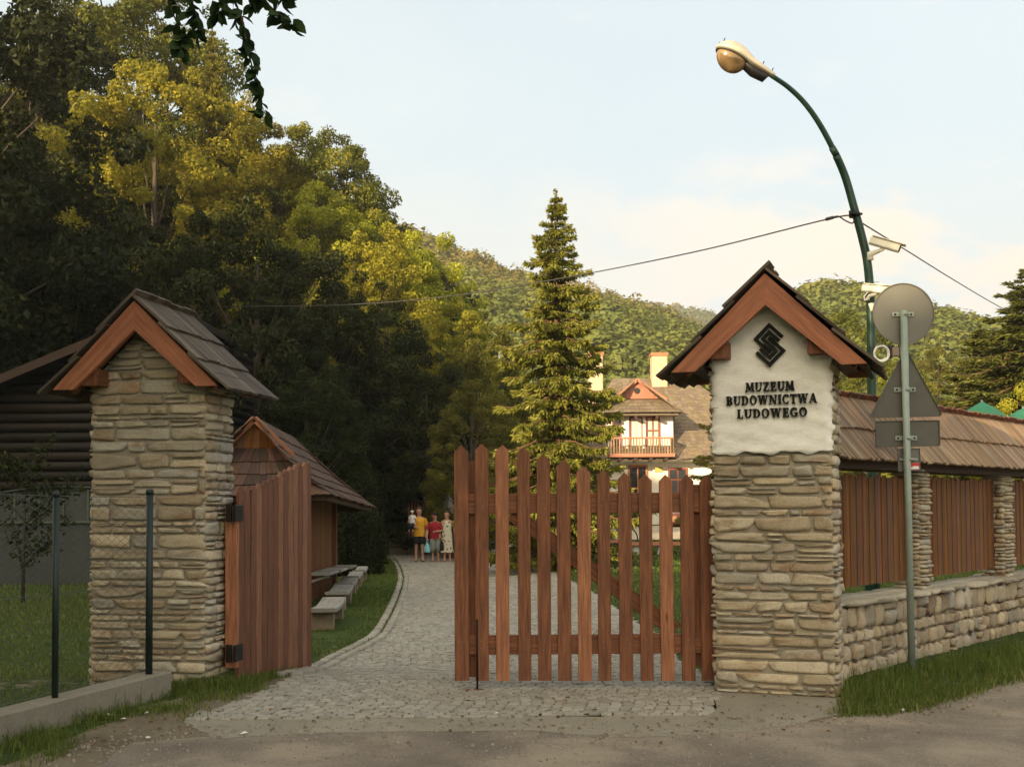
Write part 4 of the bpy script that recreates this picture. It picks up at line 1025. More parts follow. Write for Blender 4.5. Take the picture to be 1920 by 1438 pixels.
plate('rectangular_plate',rounded([loc(1645,838),loc(1766,836),loc(1765,787),loc(1644,789)],.012,3),mats=STEELD)
plate('small_plate',rounded([loc(1687,884),loc(1729,882),loc(1728,840),loc(1686,841)],.008,3),mats=plain('dark_plate',(.15,.145,.13),.6,.2))
m=MB(); q=rounded([loc(1709,880,-.0),loc(1727,879.5,0),loc(1727,867,0),loc(1709,867.5,0)],.004,3); prism(m,[(p[0],p[2]) for p in q],(0,.0435,0),(1,0,0),(0,0,1),(0,-.002,0)); lb=part('sticker',m,[REDP],sign)
m=MB(); q=[loc(1710,879.5),loc(1726,879),loc(1726,874),loc(1717,873),loc(1710,876)]; prism(m,[(p[0],p[2]) for p in q],(0,.041,0),(1,0,0),(0,0,1),(0,-.0015,0)); part('sticker_patch',m,WHC,lb)
for (px_,py_) in ((1695.5,588.5),(1699,730),(1701.5,821),):
    m=MB(); c=loc(px_,py_); box(m,c[0]-.103,c[0]+.103,.034,.046,c[2]-.022,c[2]+.022,.003)
    tube(m,[(c[0],0,c[2]-.02),(c[0],0,c[2]+.02)],.0365,14); cl=part('clamp',m,PPOST,sign)
    for s in (-1,1): m=MB(); tube(m,[(c[0]+s*.078,.035,c[2]),(c[0]+s*.078,.022,c[2])],.010,6); part('bolt',m,IRON,cl)
m=MB(); c=loc(1706,861); box(m,c[0]-.085,c[0]+.085,.028,.034,c[2]-.010,c[2]+.010,.002); tube(m,[(c[0],0,c[2]-.011),(c[0],0,c[2]+.011)],.0365,14); part('clamp',m,PPOST,sign)
# ------------------------------------------------------------------ street lamp
ld=18.0; lb0=P(1636,1100,ld); lg=float(gz(lb0.x,ld)); lb0=Vector((lb0.x,ld,lg))
lamp=thing('street_lamp','tall green street lamp with a curved mast reaching over the white plastered pillar','street lamp',lb0)
L_=lambda px,py,d=ld:np.array(P(px,py,d))-np.array(lb0)
path=[(0,0,-.1),L_(1636,960),L_(1635,760),L_(1634,650),L_(1632,560),L_(1626,490),L_(1615,440),L_(1602,392),L_(1584,330),L_(1562,280,17.9),L_(1536,232,17.8),L_(1508,193,17.65),L_(1478,164,17.5),L_(1446,142,17.35)]
lp=spline(path,90); k1=np.argmin(np.linalg.norm(lp-L_(1564,284,17.9),axis=1))
m=MB(); rad=np.interp(np.linspace(0,1,90),[0,.45,.7,1],[.078,.066,.060,.053]); tube(m,lp[:k1],rad[:k1],16); part('mast',m,PGREEN,lamp)
m=MB(); tube(m,lp[k1-1:],np.interp(np.linspace(0,1,90-k1+1),[0,1],[.047,.036]),14); part('arm',m,PGREEN,lamp)
m=MB(); tube(m,[L_(1568,291,17.9),L_(1560,277,17.9)],.056,14); part('collar',m,PGREEN,lamp)
m=MB(); tube(m,[(0,0,-.1),(0,0,1.15)],.12,16); part('base_sleeve',m,PGREEN,lamp)
# lantern: its own frame along the arm
e1=L_(1446,142,17.35); e0=L_(1343,88,17.25); ax=nrm(e0-e1); sd_=nrm(np.cross(ax,(0,0,1))); upv=np.cross(sd_,ax); upv=upv if upv[2]>0 else -upv
Lh=np.linalg.norm(e0-e1)
def lring(u,w,h,z0=0.,n=20,lo=.25):
    a=np.arange(n)/n*2*math.pi; s=np.sin(a); return e1+ax*u*Lh+sd_*(w*np.cos(a))[:,None]+upv*(z0+h*np.where(s>0,s,s*lo))[:,None]
m=MB(); loft(m,[lring(-.05,.045,.05,0),lring(.0,.07,.06),lring(.15,.095,.085),lring(.35,.12,.11),lring(.5,.17,.16),lring(.62,.205,.20),lring(.78,.205,.20),lring(.9,.16,.15),lring(.97,.10,.09),lring(1.0,.03,.03)],True); part('canopy',m,ALU,lamp)
m=MB(); loft(m,[lring(.04,.05,.02,-.05),lring(.08,.075,.07,-.09,lo=1.),lring(.3,.09,.075,-.09,lo=1.),lring(.45,.10,.05,-.06,lo=1.),lring(.50,.06,.02,-.03)],True); part('gear_box',m,BLACKP,lamp)
m=MB(); cb=e1+ax*.70*Lh-upv*.06
rings=[]
for t in np.linspace(0,1,12):
    a=t*math.pi/2; rr=math.cos(a); dz=-.245*math.sin(a)+.03; rings.append(cb+upv*dz+ax*(.255*rr*np.cos(np.arange(24)/24*6.2832))[:,None]+sd_*(.175*rr*np.sin(np.arange(24)/24*6.2832))[:,None]+ax*(-.03*t))
loft(m,rings,True); part('bowl',m,GLOBE,lamp)
m=MB(); rr=[]
for k in range(33): a=k/32*6.2832; rr.append(cb+upv*.035+ax*.272*math.cos(a)+sd_*.19*math.sin(a))
tube(m,rr,.016,6,cap=False); part('bowl_rim',m,plain('rim_paint',(.12,.12,.09),.5),lamp)
for (u,v,h) in ((.98,.03,.06),(.93,.12,.07),(.2,.10,.05),(.02,.07,.055)): m=MB(); p=e1+ax*u*Lh+upv*v; tube(m,[p,p+upv*h],.008,5); part('bird_spike',m,IRON,lamp)
m=MB(); c=L_(1602,404,ld-.02); tube(m,[c+[-.10,-.10,.01],c+[.10,-.08,-.0]],.02,6); tube(m,[c+[-.095,-.10,-.03],c+[-.105,-.10,.05]],.018,6); tube(m,[c+[0,0,-.03],c+[0,0,.04]],.088,12); part('cable_bracket',m,IRON,lamp)
# ------------------------------------------------------------------ cameras and box on the mast
def cctv(label,c,a,s,elev,d=ld,cut=1.):
    t=thing('surveillance_camera',label,'camera',c)
    f=nrm((math.cos(a)*math.cos(elev),math.sin(a)*math.cos(elev),math.sin(elev))); sx=nrm(np.cross(f,(0,0,1))); u=np.cross(sx,f)
    m=MB(); prism(m,chrect(.15*s,.13*s,.02*s),-f*.26*s,sx,-u,f*.50*s); part('housing',m,CREAM,t)
    m=MB(); prism(m,chrect(.19*s,.016*s,.005),-f*.24*s+u*.078*s,sx,-u,f*.56*s); part('sunshield',m,CREAM,t)
    m=MB(); prism(m,chrect(.12*s,.10*s,.015*s),f*.241*s,sx,-u,f*.012*s); part('lens_window',m,BLACKP,t)
    return t,f,sx,u
cA=P(1660,459,17.78); t,f,sx,u=cctv('white surveillance camera high on the lamp mast just below the cable',cA,R(-22),.95,R(-22))
m=MB(); b0=np.array(P(1632,482,17.93))-np.array(cA); tube(m,[b0,np.array(P(1634,476,17.9))-np.array(cA),np.array(P(1650,470,17.82))-np.array(cA),-u*.07],[.05,.045,.03,.03],8); tube(m,[b0+[0,0,-.05],b0+[0,0,.08]],.05,8); part('bracket',m,CREAM,t)
cB=P(1645,543,17.78); t,f,sx,u=cctv('white surveillance camera on the lamp mast half hidden by the round sign',cB,R(-40),.9,R(-12))
m=MB(); tube(m,[np.array(P(1626,562,17.9))-np.array(cB),np.array(P(1630,555,17.85))-np.array(cB),-u*.06],[.035,.03,.03],8); b0=np.array(P(1634,575,17.9))-np.array(cB); tube(m,[b0+[0,0,-.08],b0+[0,0,.05]],[.015,.055],8); part('bracket',m,CREAM,t)
m=MB(); tube(m,[np.array(P(x,y,17.84))-np.array(cB) for x,y in ((1637,548),(1626,549),(1620,556),(1621,563),(1630,560))],.010,6); part('cable_loop',m,WHITEP,t)
cF=P(1672,660,17.75); t=thing('flood_light','small brown flood light with a coiled white cable on the lamp mast','flood light',cF)
q=lambda px,py,dy=0.:np.array(P(px,py,17.75))-np.array(cF)+[0,dy,0]
m=MB(); a_=q(1671,652);b_=q(1684,668); box(m,a_[0],b_[0],-.06,.06,b_[2],a_[2],.01); part('housing',m,BROWNP,t)
m=MB(); a_=q(1640,652); b_=q(1678,648); bar(m,a_+[0,.05,0],b_+[0,.05,0],.05,.035); bar(m,q(1669,651),q(1670,672),.05,.03); bar(m,q(1684.5,648,-.03),q(1685.5,672,-.03),.03,.03); part('bracket',m,BLACKP,t)
m=MB(); cen=q(1653,663); pts=[]
for k in range(50): a=k/49*6.2832*2.4+2.2; rr=.135-.0006*k; pts.append(cen+[rr*math.cos(a)*.95,-.02+.001*k,rr*math.sin(a)])
pts.append(q(1671,668,.03)); tube(m,pts,.0135,6); part('cable_coil',m,WHITEP,t)
# overhead cables
def cable(label,pts,r=.012,extra=None):
    m=MB(); tube(m,spline(pts,40),r,5)
    if extra: extra(m)
    return single('overhead_cable',m,CABLE,label,'cable')
A_=np.array(P(1605,404,17.95)); Bq=[np.array(P(1548,412,18.3)),np.array(P(1300,473,21)),np.array(P(1042,524,24.5)),np.array(P(840,556,28)),np.array(P(640,572,32)),np.array(P(420,575,36))]
def ex(m): tube(m,[np.array(P(1549,411.5,18.3)),np.array(P(1562,408,18.2))],.028,6)
cable('thin black cable sagging from the lamp mast across the sky to the wooded slope',[A_]+Bq,.0125,ex)
cable('short slack loop of cable hanging by the bracket of the lamp mast',[np.array(P(1560,408,18.15)),np.array(P(1572,406,18.1)),np.array(P(1585,414,18.05)),np.array(P(1598,419,18.0)),np.array(P(1602,412,17.97))],.012)
cable('thin black cable running from the lamp mast down to the conifers on the right',[np.array(P(1612,416,18)),np.array(P(1700,470,22)),np.array(P(1790,526,27)),np.array(P(1870,573,33)),np.array(P(1935,606,37))],.0125)
# ------------------------------------------------------------------ green parasols behind the wall
def parasol(px,py,w,label,d=26):
    top=P(px,py,d); g=float(gz(top.x,d)); t=thing('parasol',label,'parasol',(top.x,d,g),rng.random(),'green parasols behind the wall'); H=top.z-g; r=w*d/F/2
    m=MB(); n=8; ring=[(r*math.cos(k*2*math.pi/n),r*math.sin(k*2*math.pi/n),H-.40) for k in range(n)]; mid=[(r*.5*math.cos(k*2*math.pi/n),r*.5*math.sin(k*2*math.pi/n),H-.15) for k in range(n)]; tp=[(.03*math.cos(k*2*math.pi/n),.03*math.sin(k*2*math.pi/n),H) for k in range(n)]; low=[(p[0]*1.003,p[1]*1.003,p[2]-.14) for p in ring]
    loft(m,[low,ring,mid,tp],False,smooth=False); part('canopy',m,GREENT,t)
    m=MB(); tube(m,[(0,0,0),(0,0,H+.05)],.024,8); part('pole',m,PPOST,t)
    m=MB(); lathe(m,[(.28,0),(.28,.06),(.05,.1),(.03,.3)],n=16); part('base',m,CONC,t)
parasol(1841,754,95,'green parasol canopy showing whole above the shingled wall cap')
parasol(1918,766,95,'green parasol cut by the right picture edge above the wall cap')
# ------------------------------------------------------------------ white house with shingled roof and dormer
HD=50.; hb=Vector((P(1240,900,HD).x,HD,float(gz(6.,HD))-.05))
house=thing('white_house','white two storey house with a brown shingle roof, dormer and balcony behind the gate','house',hb)
q=lambda px,py,d=HD:np.array(P(px,py,d))-np.array(hb)
xl=q(1085,900)[0]; xr=q(1450,900)[0]; ztop=q(1240,866)[2]
m=MB(); box(m,xl,xr,0,9,-.3,ztop+.4,.02); part('wall',m,WHITEW,house)
def opening(kind,x0,y0,x1,y1,d,panes=(2,2),glass=GLASSD,frame=WREDBR,sub=0.):
    a=q(x0,y1,d);b=q(x1,y0,d); yy=a[1]; w=.085
    m=MB()
    for x in (a[0]+w/2,b[0]-w/2): box(m,x-w/2,x+w/2,yy-.05,yy+.06,a[2],b[2])
    for z in (a[2]+w/2,b[2]-w/2): box(m,a[0]+w,b[0]-w,yy-.045,yy+.06,z-w/2,z+w/2)
    p=part(kind,m,frame,house)
    m=MB(); box(m,a[0]+w*.9,b[0]-w*.9,yy-.004,yy+.02,a[2]+w*.9,b[2]-w*.9,0); part('pane',m,glass,p)
    m=MB()
    for k in range(1,panes[0]): x=a[0]+(b[0]-a[0])*k/panes[0]; box(m,x-.03,x+.03,yy-.04,yy-.005,a[2]+w,b[2]-w)
    for k in range(1,panes[1]): z=a[2]+(b[2]-a[2])*(k/panes[1]*.95+.14); box(m,a[0]+w,b[0]-w,yy-.043,yy-.006,z-.035,z+.035)
    if panes!=(1,1): part('glazing_bar',m,frame,p)
    return p
fd=HD-.02
opening('window',1253,877,1289,935,fd); dr=opening('door',1178,872,1214,985,fd,(2,2),frame=WORANGE)
m=MB(); a=q(1228,885,HD-.03);b=q(1243,876,HD-.03); box(m,a[0],b[0],-.04,-.0,a[2],b[2]); part('plaque',m,YELP,house)
m=MB(); c=q(1239,868,HD-.1); tube(m,[c+[0,.1,0],c],.06,8); part('wall_lamp',m,PAPER,house)
# main roof
ex0,ex1=q(1065,860,HD-.9)[0],xr+.9; ezr=q(1240,858,HD-.9)[2]; rz=q(1240,709,HD+4.5)[2]; rx0=q(1150,709,HD+4.5)[0]; rx1=xr-3.0
m=MB(); shingled_quad(m,(rx0,4.5,rz),(rx1,4.5,rz),(ex1,-.9,ezr),(ex0,-.9,ezr),24,.22)
shingled_quad(m,(rx0,4.55,rz),(rx0,4.5,rz),(ex0,-.9,ezr),(ex0,9.9,ezr),24,.3); shingled_quad(m,(rx1,4.5,rz),(rx1,4.55,rz),(ex1,9.9,ezr),(ex1,-.9,ezr),10,.5); shingled_quad(m,(rx1,4.55,rz),(rx0,4.55,rz),(ex0,9.9,ezr),(ex1,9.9,ezr),10,.5)
box(m,ex0+.3,ex1-.3,-.6,9.6,ezr-.14,ezr-.06,.02)
roof=part('roof',m,WHOUSER,house)
# dormer
dy=-.25; Dd=HD+dy; dx0,dx1=q(1140,800,Dd)[0],q(1262,800,Dd)[0]; zf=q(1200,852,Dd)[2]; ze=q(1200,773,Dd)[2]
m=MB(); box(m,dx0,dx1,dy,3.0,zf-.1,ze+.1,.02); part('dormer_wall',m,WHITEW,house)
gx0,gx1,gxa=q(1157,748,HD+.35)[0],q(1240,748,HD+.35)[0],q(1194,712,HD+.35)[0]; zg=q(1194,748,HD+.35)[2]; zga=q(1194,712,HD+.35)[2]; cxm=gxa
e0,e1=q(1126,774,HD-1.0)[0],q(1277,774,HD-1.0)[0]; zee=q(1200,773,HD-1.0)[2]
m=MB()
shingled_quad(m,(gx0-.15,.2,zg-.05),(gx1+.15,.2,zg-.05),(e1,-1.0,zee),(e0,-1.0,zee),4,.2)
shingled_quad(m,(gxa,.2,zga),(gxa,4.4,zga),(e1,3.2,zee),(e1,-1.0,zee),9,.25); shingled_quad(m,(gxa,4.4,zga),(gxa,.2,zga),(e0,-1.0,zee),(e0,3.2,zee),9,.25)
box(m,e0+.1,e1-.1,-.9,2.,zee-.13,zee-.05,.02)
part('dormer_roof',m,WHOUSER,house)
m=MB(); V=[(gx0,.30,zg),(gx1,.30,zg),(gxa,.30,zga-.05)]; V+=[(v[0],.36,v[2]) for v in V]
m.add(np.array(V),[np.array([[0,1,2],[5,4,3]])],uv=np.array([(v[2],v[0]) for v in V])); gb=part('gable_boards',m,WORANGE,house)
m=MB(); c=np.array([gxa,.29,zg+.42*(zga-zg)]); lathe(m,[(.14,0),(.14,.012)],n=14); V=m.V[0]; m.V[0]=np.column_stack([V[:,0]+c[0],c[1]-V[:,2],V[:,1]+c[2]]); part('vent_hole',m,BLACKP,gb)
for s,gx in ((-1,gx0),(1,gx1)):
    m=MB(); bar(m,(gxa,.16,zga-.03),(gx+s*.2,.16,zg-.06),.05,.13); part('barge_board',m,WORANGE,house)
for px_ in (1150,1192,1232): m=MB(); a=q(px_,777,HD-.9); box(m,a[0]-.06,a[0]+.06,-.95,-.2,zee-.26,zee-.13); part('rafter_end',m,WDARK,house)
opening('balcony_door',1180,780,1206,851,Dd-.02,(1,1),CURT); opening('dormer_window',1211,780,1237,851,Dd-.02,(2,2),CURT); opening('dormer_window',1148,783,1164,840,Dd-.02,(1,2))
m=MB()
for px_ in (1177,1208): a=q(px_,815,Dd-.1); box(m,a[0]-.06,a[0]+.06,dy-.10,dy-.055,zf,ze); 
part('door_casing',m,WHITEW,house)
# balcony
bx0,bx1=q(1146,852,HD-1.2)[0],q(1263,852,HD-1.2)[0]; zb_=q(1200,850,HD-1.2)[2]; zr_=q(1200,821,HD-1.2)[2]
m=MB(); box(m,bx0-.05,bx1+.05,-1.25,-.05,zb_-.16,zb_,.01); bal=part('balcony',m,WORANGE,house)
m=MB(); bar(m,(bx0,-1.2,zr_),(bx1,-1.2,zr_),.07,.08); bar(m,(bx0,-1.2,zr_),(bx0,-.2,zr_),.07,.08); bar(m,(bx1,-1.2,zr_),(bx1,-.2,zr_),.07,.08); part('handrail',m,WORANGE,bal)
m=MB()
for x in np.linspace(bx0,bx1,23): box(m,x-.025,x+.025,-1.22,-1.18,zb_,zr_-.04)
for y in np.linspace(-1.0,-.3,5):
    for x in (bx0,bx1): box(m,x-.02,x+.02,y-.025,y+.025,zb_,zr_-.04)
part('balusters',m,WSHTAN,bal)
for x in np.linspace(bx0+.4,bx1-.3,4): m=MB(); box(m,x-.08,x+.08,-1.15,.1,zb_-.34,zb_-.16); part('joist_end',m,WDARK,bal)
m=MB(); V=[(xl,-.03,ztop-.02),(xr,-.03,ztop-.02),(xr,-.85,ezr-.12),(xl,-.85,ezr-.12)]; V2=[(a,b_,c+.04) for a,b_,c in V]; m.add(np.array(V+V2),[np.array([[0,1,2,3],[7,6,5,4],[3,2,6,7]])]); part('plastered_soffit',m,WHITEW,house)
for x0,x1,yt,yb,d in ((1221,1249,669,712,HD+4.2),(1103,1129,668,716,HD+5.2)):
    a=q(x0,yb,d);b=q(x1,yt,d); m=MB(); box(m,a[0],b[0],a[1]-.4,a[1]+.4,a[2]-1.2,b[2],.02); ch=part('chimney',m,plain('chimney_plaster',(.56,.41,.27),.9,var=.25,scale=3.),roof)
    m=MB(); box(m,a[0]-.05,b[0]+.05,a[1]-.45,a[1]+.45,b[2]-.002,b[2]+.16,.02); part('chimney_cap',m,BRICK,ch)
# cottage showing as bright specks behind the spruce
cb_=P(930,900,70); gb_=float(gz(cb_.x,70)); ct_=thing('white_cottage','small white cottage mostly hidden behind the spruce and the gate pickets','cottage',(cb_.x,70,gb_))
m=MB(); box(m,-3.2,3.2,0,5,-.3,3.1,.02); part('wall',m,WHITEW,ct_)
m=MB(); shingled_quad(m,(-2,2.5,5.6),(2,2.5,5.6),(3.9,-.7,2.9),(-3.9,-.7,2.9),8,.3); shingled_quad(m,(2,2.5,5.6),(-2,2.5,5.6),(-3.9,5.7,2.9),(3.9,5.7,2.9),8,.3); part('roof',m,WSHING,ct_)
m=MB(); box(m,-1.4,-.5,-.04,.0,.9,2.1); part('window',m,GLASSD,ct_)
# ------------------------------------------------------------------ benches, cyclist, odds and ends in the court
def slat_bench(px0,px1,py,d,label,mats=None,legm=None,pyb=None):
    a=P(px0,py,d);b=P(px1,py,d); cx=(a.x+b.x)/2; g=float(gz(cx,d)); h=max(.3,a.z-g); w=b.x-a.x
    t=thing('slatted_bench',label,'bench',(cx,d,g),0,'slatted benches on the right-hand lawn')
    m=MB()
    for k in range(4): bar(m,(-w/2,.0+k*.17,h+.015*k),(w/2,0+k*.17,h+.015*k),.14,.05)
    part('seat',m,mats or WORANGE,t)
    n=max(2,int(w/.75)+1)
    for x in np.linspace(-w/2+.2,w/2-.2,n):
        m=MB(); 
        prism(m,[(-.13,0),(.13,0),(.09,h-.03),(-.09,h-.03)],(x,.08,0),(1,0,0),(0,0,1),(0,.42,0)) ; part('leg',m,legm or WHITEW,t)
slat_bench(1183,1300,1024,33.5,'slatted red brown bench on pale blocks in front of the sunlit court')
slat_bench(1040,1176,1026,34.5,'slatted red brown bench left of the cyclist, half hidden by the pickets',legm=STONEG)
slat_bench(948,1032,1030,33.,'grey slatted bench nearest the path edge behind the pickets',WGREY,STONEG)
tr=thing('green_rack','thin dark green metal rack standing at the path edge behind the pickets','rack',tuple(G(930,1062)))
m=MB()
for x in (-.15,.55):
    tube(m,[(x,0,0),(x-.03,0,.95)],.022,6)
for z in (.35,.7): tube(m,[(-.25,0,z),(.6,0,z)],.022,6)
part('frame',m,PGREEN,tr)
bg=G(1042,1058); m=MB(); lathe(m,[(.02,0),(.14,.03),(.16,.15),(.12,.28),(.05,.34),(.01,.36)],n=12,mat=0); bgo=single('white_bag',m,WHC,'small white bag standing on the lawn edge behind the pickets','bag',bg)
br=G(1270,1000); 
wb=thing('wooden_trough','short orange wooden log trough by the sunlit court','trough',(P(1270,985,37.5).x,37.5,float(gz(5.5,37.5))))
m=MB(); tube(m,[(-.55,0,.78),(.55,0,.78)],.24,12); part('log',m,WORANGE,wb)
for x in (-.35,.35):
    m=MB(); box(m,x-.07,x+.07,-.15,.15,0,.62); part('leg',m,WORANGE,wb)
ms=P(936,655,62); m=MB(); tube(m,[(0,0,0),(0,0,P(936,641,62).z-float(gz(ms.x,62)))],.05,6); single('pole',m,PAPER,'thin pale pole rising left of the tall spruce','pole',(ms.x,62,float(gz(ms.x,62))))
# ------------------------------------------------------------------ trees
def leafquads(mb,C,S,rg,up=.35,tint=None,asp=.62,N3=None,bend=.18,rnd=.75):
    """many small leaf-sprays: rhombic quads folded slightly, centres C, sizes S"""
    N=len(C); n=rg.normal(size=(N,3)); n[:,2]+=up*2
    if N3 is not None: n=n*rnd+N3*1.1
    n/=np.linalg.norm(n,axis=1)[:,None]; a=rg.normal(size=(N,3)); a-=n*(a*n).sum(1)[:,None]; a/=np.linalg.norm(a,axis=1)[:,None]; b=np.cross(n,a)
    S=np.asarray(S)[:,None]*np.ones((N,1)); w=S*asp*rg.uniform(.7,1.25,(N,1))
    V=np.stack([C-a*S*.5,C+b*w*.5-n*S*bend,C+a*S*.5-n*S*bend*.6,C-b*w*.5-n*S*bend],1).reshape(-1,3)
    f=(np.arange(N)*4)[:,None]+np.arange(4)[None]
    mb.add(V,[f],tint=rg.random(N) if tint is None else tint)
def deciduous(seed,H=12.,Rr=4.,zlow=.7,ncl=185,nleaf=470,ls=.145,shape=1.):
    """crown and trunk meshes; irregular outline built from leaf clumps hung on limbs"""
    rg=np.random.default_rng(seed); tr=MB(); cr=MB()
    bend=rg.normal(0,.25,2); pts=[(0,0,-.3),(bend[0]*.2,bend[1]*.2,H*.25),(bend[0]*.8,bend[1]*.6,H*.5),(bend[0],bend[1],H*.78)]
    tube(tr,spline(pts,14),np.linspace(.26,.05,14)*H/12,9)
    lob=rg.random((7,2))*6.283; amp=rg.uniform(.05,.22,7)
    C=[];Rc=[]
    while len(C)<ncl:
        d=rg.normal(size=3); d/=np.linalg.norm(d); u=rg.uniform(.35,1.)**.45
        az=math.atan2(d[1],d[0]); r=1+sum(amp[i]*math.sin((i%4+1)*az+lob[i,0]+(i%3)*2*d[2]) for i in range(7))*.8
        z=(d[2]*u*.5+.5); prof=(math.sin(min(1,(z*1.02))**.72*math.pi)**.62 if z>0 else 0)
        prof=max(prof,.35 if z<.25 else 0)
        x=d[0]/math.hypot(d[0],d[1])*Rr*prof*u*r; y=d[1]/math.hypot(d[0],d[1])*Rr*prof*u*r
        p=np.array([x*shape,y,zlow+z*(H-zlow)*rg.uniform(.93,1.02)]); rc=rg.uniform(.34,.80)*Rr/4*(1.15-.4*z)
        C.append(p);Rc.append(rc)
    for p,rc in zip(C,Rc):
        if rg.random()<.22:
            b=np.array([bend[0]*.5,bend[1]*.5,max(H*.15,p[2]*.62-.2)]); tube(tr,spline([b,b*.7+p*.3+[0,0,-.05],b*.35+p*.65+[rg.normal(0,.2),rg.normal(0,.2),.1],p],9),np.linspace(.06,.01,9)*H/12,5,cap=False)
        n=int(nleaf*(rc/(.75*Rr/4))**1.7*rg.uniform(.75,1.2)); d=rg.normal(size=(n,3)); d/=np.linalg.norm(d,axis=1)[:,None]; rad=rc*rg.uniform(.3,1.12,n)**.5
        P_=p+d*rad[:,None]*[1,1,.72]; S=ls*rg.uniform(.65,1.3,n)
        leafquads(cr,P_,S,rg,tint=np.clip(rg.normal(.25+.5*rg.random(),.22,n),0,1),N3=d)
    return tr,cr
def spruce(seed,H=10.,Rr=2.5,z0=.5,dens=1.35,droop=.35):
    rg=np.random.default_rng(seed); tr=MB(); cr=MB(); tube(tr,[(0,0,-.3),(0.02,0,H*.3),(0,.02,H*.7),(0,0,H*.99)],[.15*H/10,.12*H/10,.06*H/10,.012],9)
    z=z0
    while z<H*.985:
        t=(z-z0)/(H-z0); nb=int((7 if t<.8 else 5)*rg.uniform(.8,1.2)); L0=Rr*(1-t)**.88*1.02*(.72 if t<.06 else 1)+.10
        ph=rg.random()*6.28
        for k in range(nb):
            a=ph+k*6.283/nb+rg.normal(0,.25); L=L0*rg.uniform(.45,1.25); d=np.array([math.cos(a),math.sin(a),0])
            rise=rg.uniform(.15,.45)*(1 if t>.5 else .5)
            pts=np.array([[0,0,z],d*L*.35+[0,0,z+L*(rise*.4-droop*.12)],d*L*.7+[0,0,z+L*(rise*.4-droop*.45)],d*L+[0,0,z+L*(rise*.7-droop*.50)]],float)
            sp=spline(pts,9); tube(tr,sp,np.linspace(.03,.006,9)*(L/2+.3),4,cap=False)
            n=int((60+210*L)*dens); u=rg.uniform(.06,1,n)**.8; B=np.column_stack([np.interp(u,np.linspace(0,1,9),sp[:,i]) for i in range(3)])
            side=np.cross(d,[0,0,1]); sgn=rg.choice([-1,1],n); wid=(.10+.30*L/2.5)*(1.05-u*.75)
            ln=rg.uniform(.07,.21,n)*(.5+.5*min(1,L/1.5)); off=sgn*wid*rg.uniform(0,1,n)
            B=B+side[None]*off[:,None]; B[:,2]+=-np.abs(off)*.25-rg.uniform(0,.10,n)*min(1,L)
            dirv=d[None]*rg.uniform(.3,1.,n)[:,None]+side[None]*(sgn*rg.uniform(.1,.9,n))[:,None]+np.array([0,0,1])*rg.uniform(-1.3,.2,n)[:,None]
            if t>.8: dirv[:,2]+=.5
            dirv/=np.linalg.norm(dirv,axis=1)[:,None]; w=np.cross(dirv,rg.normal(size=(n,3))); w/=np.linalg.norm(w,axis=1)[:,None]; w*=(rg.uniform(.014,.030,n)*(.6+.4*min(1,L)))[:,None]
            E=B+dirv*ln[:,None]; M_=B+dirv*(ln*.45)[:,None]
            V=np.stack([B,M_+w,E,M_-w],1).reshape(-1,3); cr.add(V,[(np.arange(n)*4)[:,None]+np.arange(4)[None]],tint=np.clip(rg.normal(.25+.45*u,.2,n),0,1))
        z+=rg.uniform(.16,.30)*(1 if t<.75 else .75)
    n=60; u=rg.random(n); B=np.column_stack([rg.normal(0,.02,n),rg.normal(0,.02,n),H*(.93+.07*u)]); leafquads(cr,B,np.full(n,.14),rg,.8,asp=.35)
    return tr,cr
def proto(fn,bark,leaf,*a,**k):
    tr,cr=fn(*a,**k); return tr.mesh('trunk',bark),cr.mesh('crown',leaf)
DEC=[proto(deciduous,BARK,L1,s,shape=sh) for s,sh in ((1,1.),(2,1.15),(3,.9),(4,1.))]
def plant(pr,name,label,cat,loc,sx,sz,rz,group,leaf=None):
    t=thing(name,label,cat,loc,rz,group); t.scale=(sx,sx,sz)
    add_obj('trunk',pr[0],t); c=add_obj('crown',pr[1],t)
    if leaf is not None:
        c.material_slots[0].link='OBJECT'; c.material_slots[0].material=leaf
    return t
# ------------------------------------------------------------------ far wooded hills
def hill(ridge,dr,d0,name,seed,depth=60,hgt=9.):
    """ridge: photo pixels of the tree-top skyline; returns height function and mesh"""
    pxs=np.array([r[0] for r in ridge],float); zs=np.array([P(r[0],r[1],dr).z-hgt for r in ridge])
    def h(x,y):
        px=960+F*x/np.maximum(y,1); zr=np.interp(px,pxs,zs); t=(y-d0)/(dr-d0)
        up=np.clip(t,0,1); s=np.where(t<=1,up**1.12,1-np.clip((y-dr)/depth,0,1)**2*.5)
        wob=5*np.sin(x*.031+seed)*np.sin(y*.027+seed*2)*np.clip(t,0,1)*np.clip(1.15-t,0,1)*3
        return 1.2+np.maximum(zr-1.2,-3)*s+wob
    us=np.linspace(pxs[0],pxs[-1],90); ys=np.linspace(d0,dr+depth,60); U,Y=np.meshgrid(us,ys); X=(U-960)/F*Y; Z=h(X,Y); mb=MB(); i,j=np.meshgrid(np.arange(59),np.arange(89),indexing='ij'); q=(i*90+j).ravel()
    mb.add(np.column_stack([X.ravel(),Y.ravel(),Z.ravel()]),[np.stack([q,q+1,q+91,q+90],1)],smooth=True); struct(name,mb,HILLG); return h,pxs
h0,_=hill([(-300,-150),(0,80),(200,150),(400,200),(520,260),(640,330),(760,450),(860,600),(960,800)],76,44,'hill',4.,30,8.)
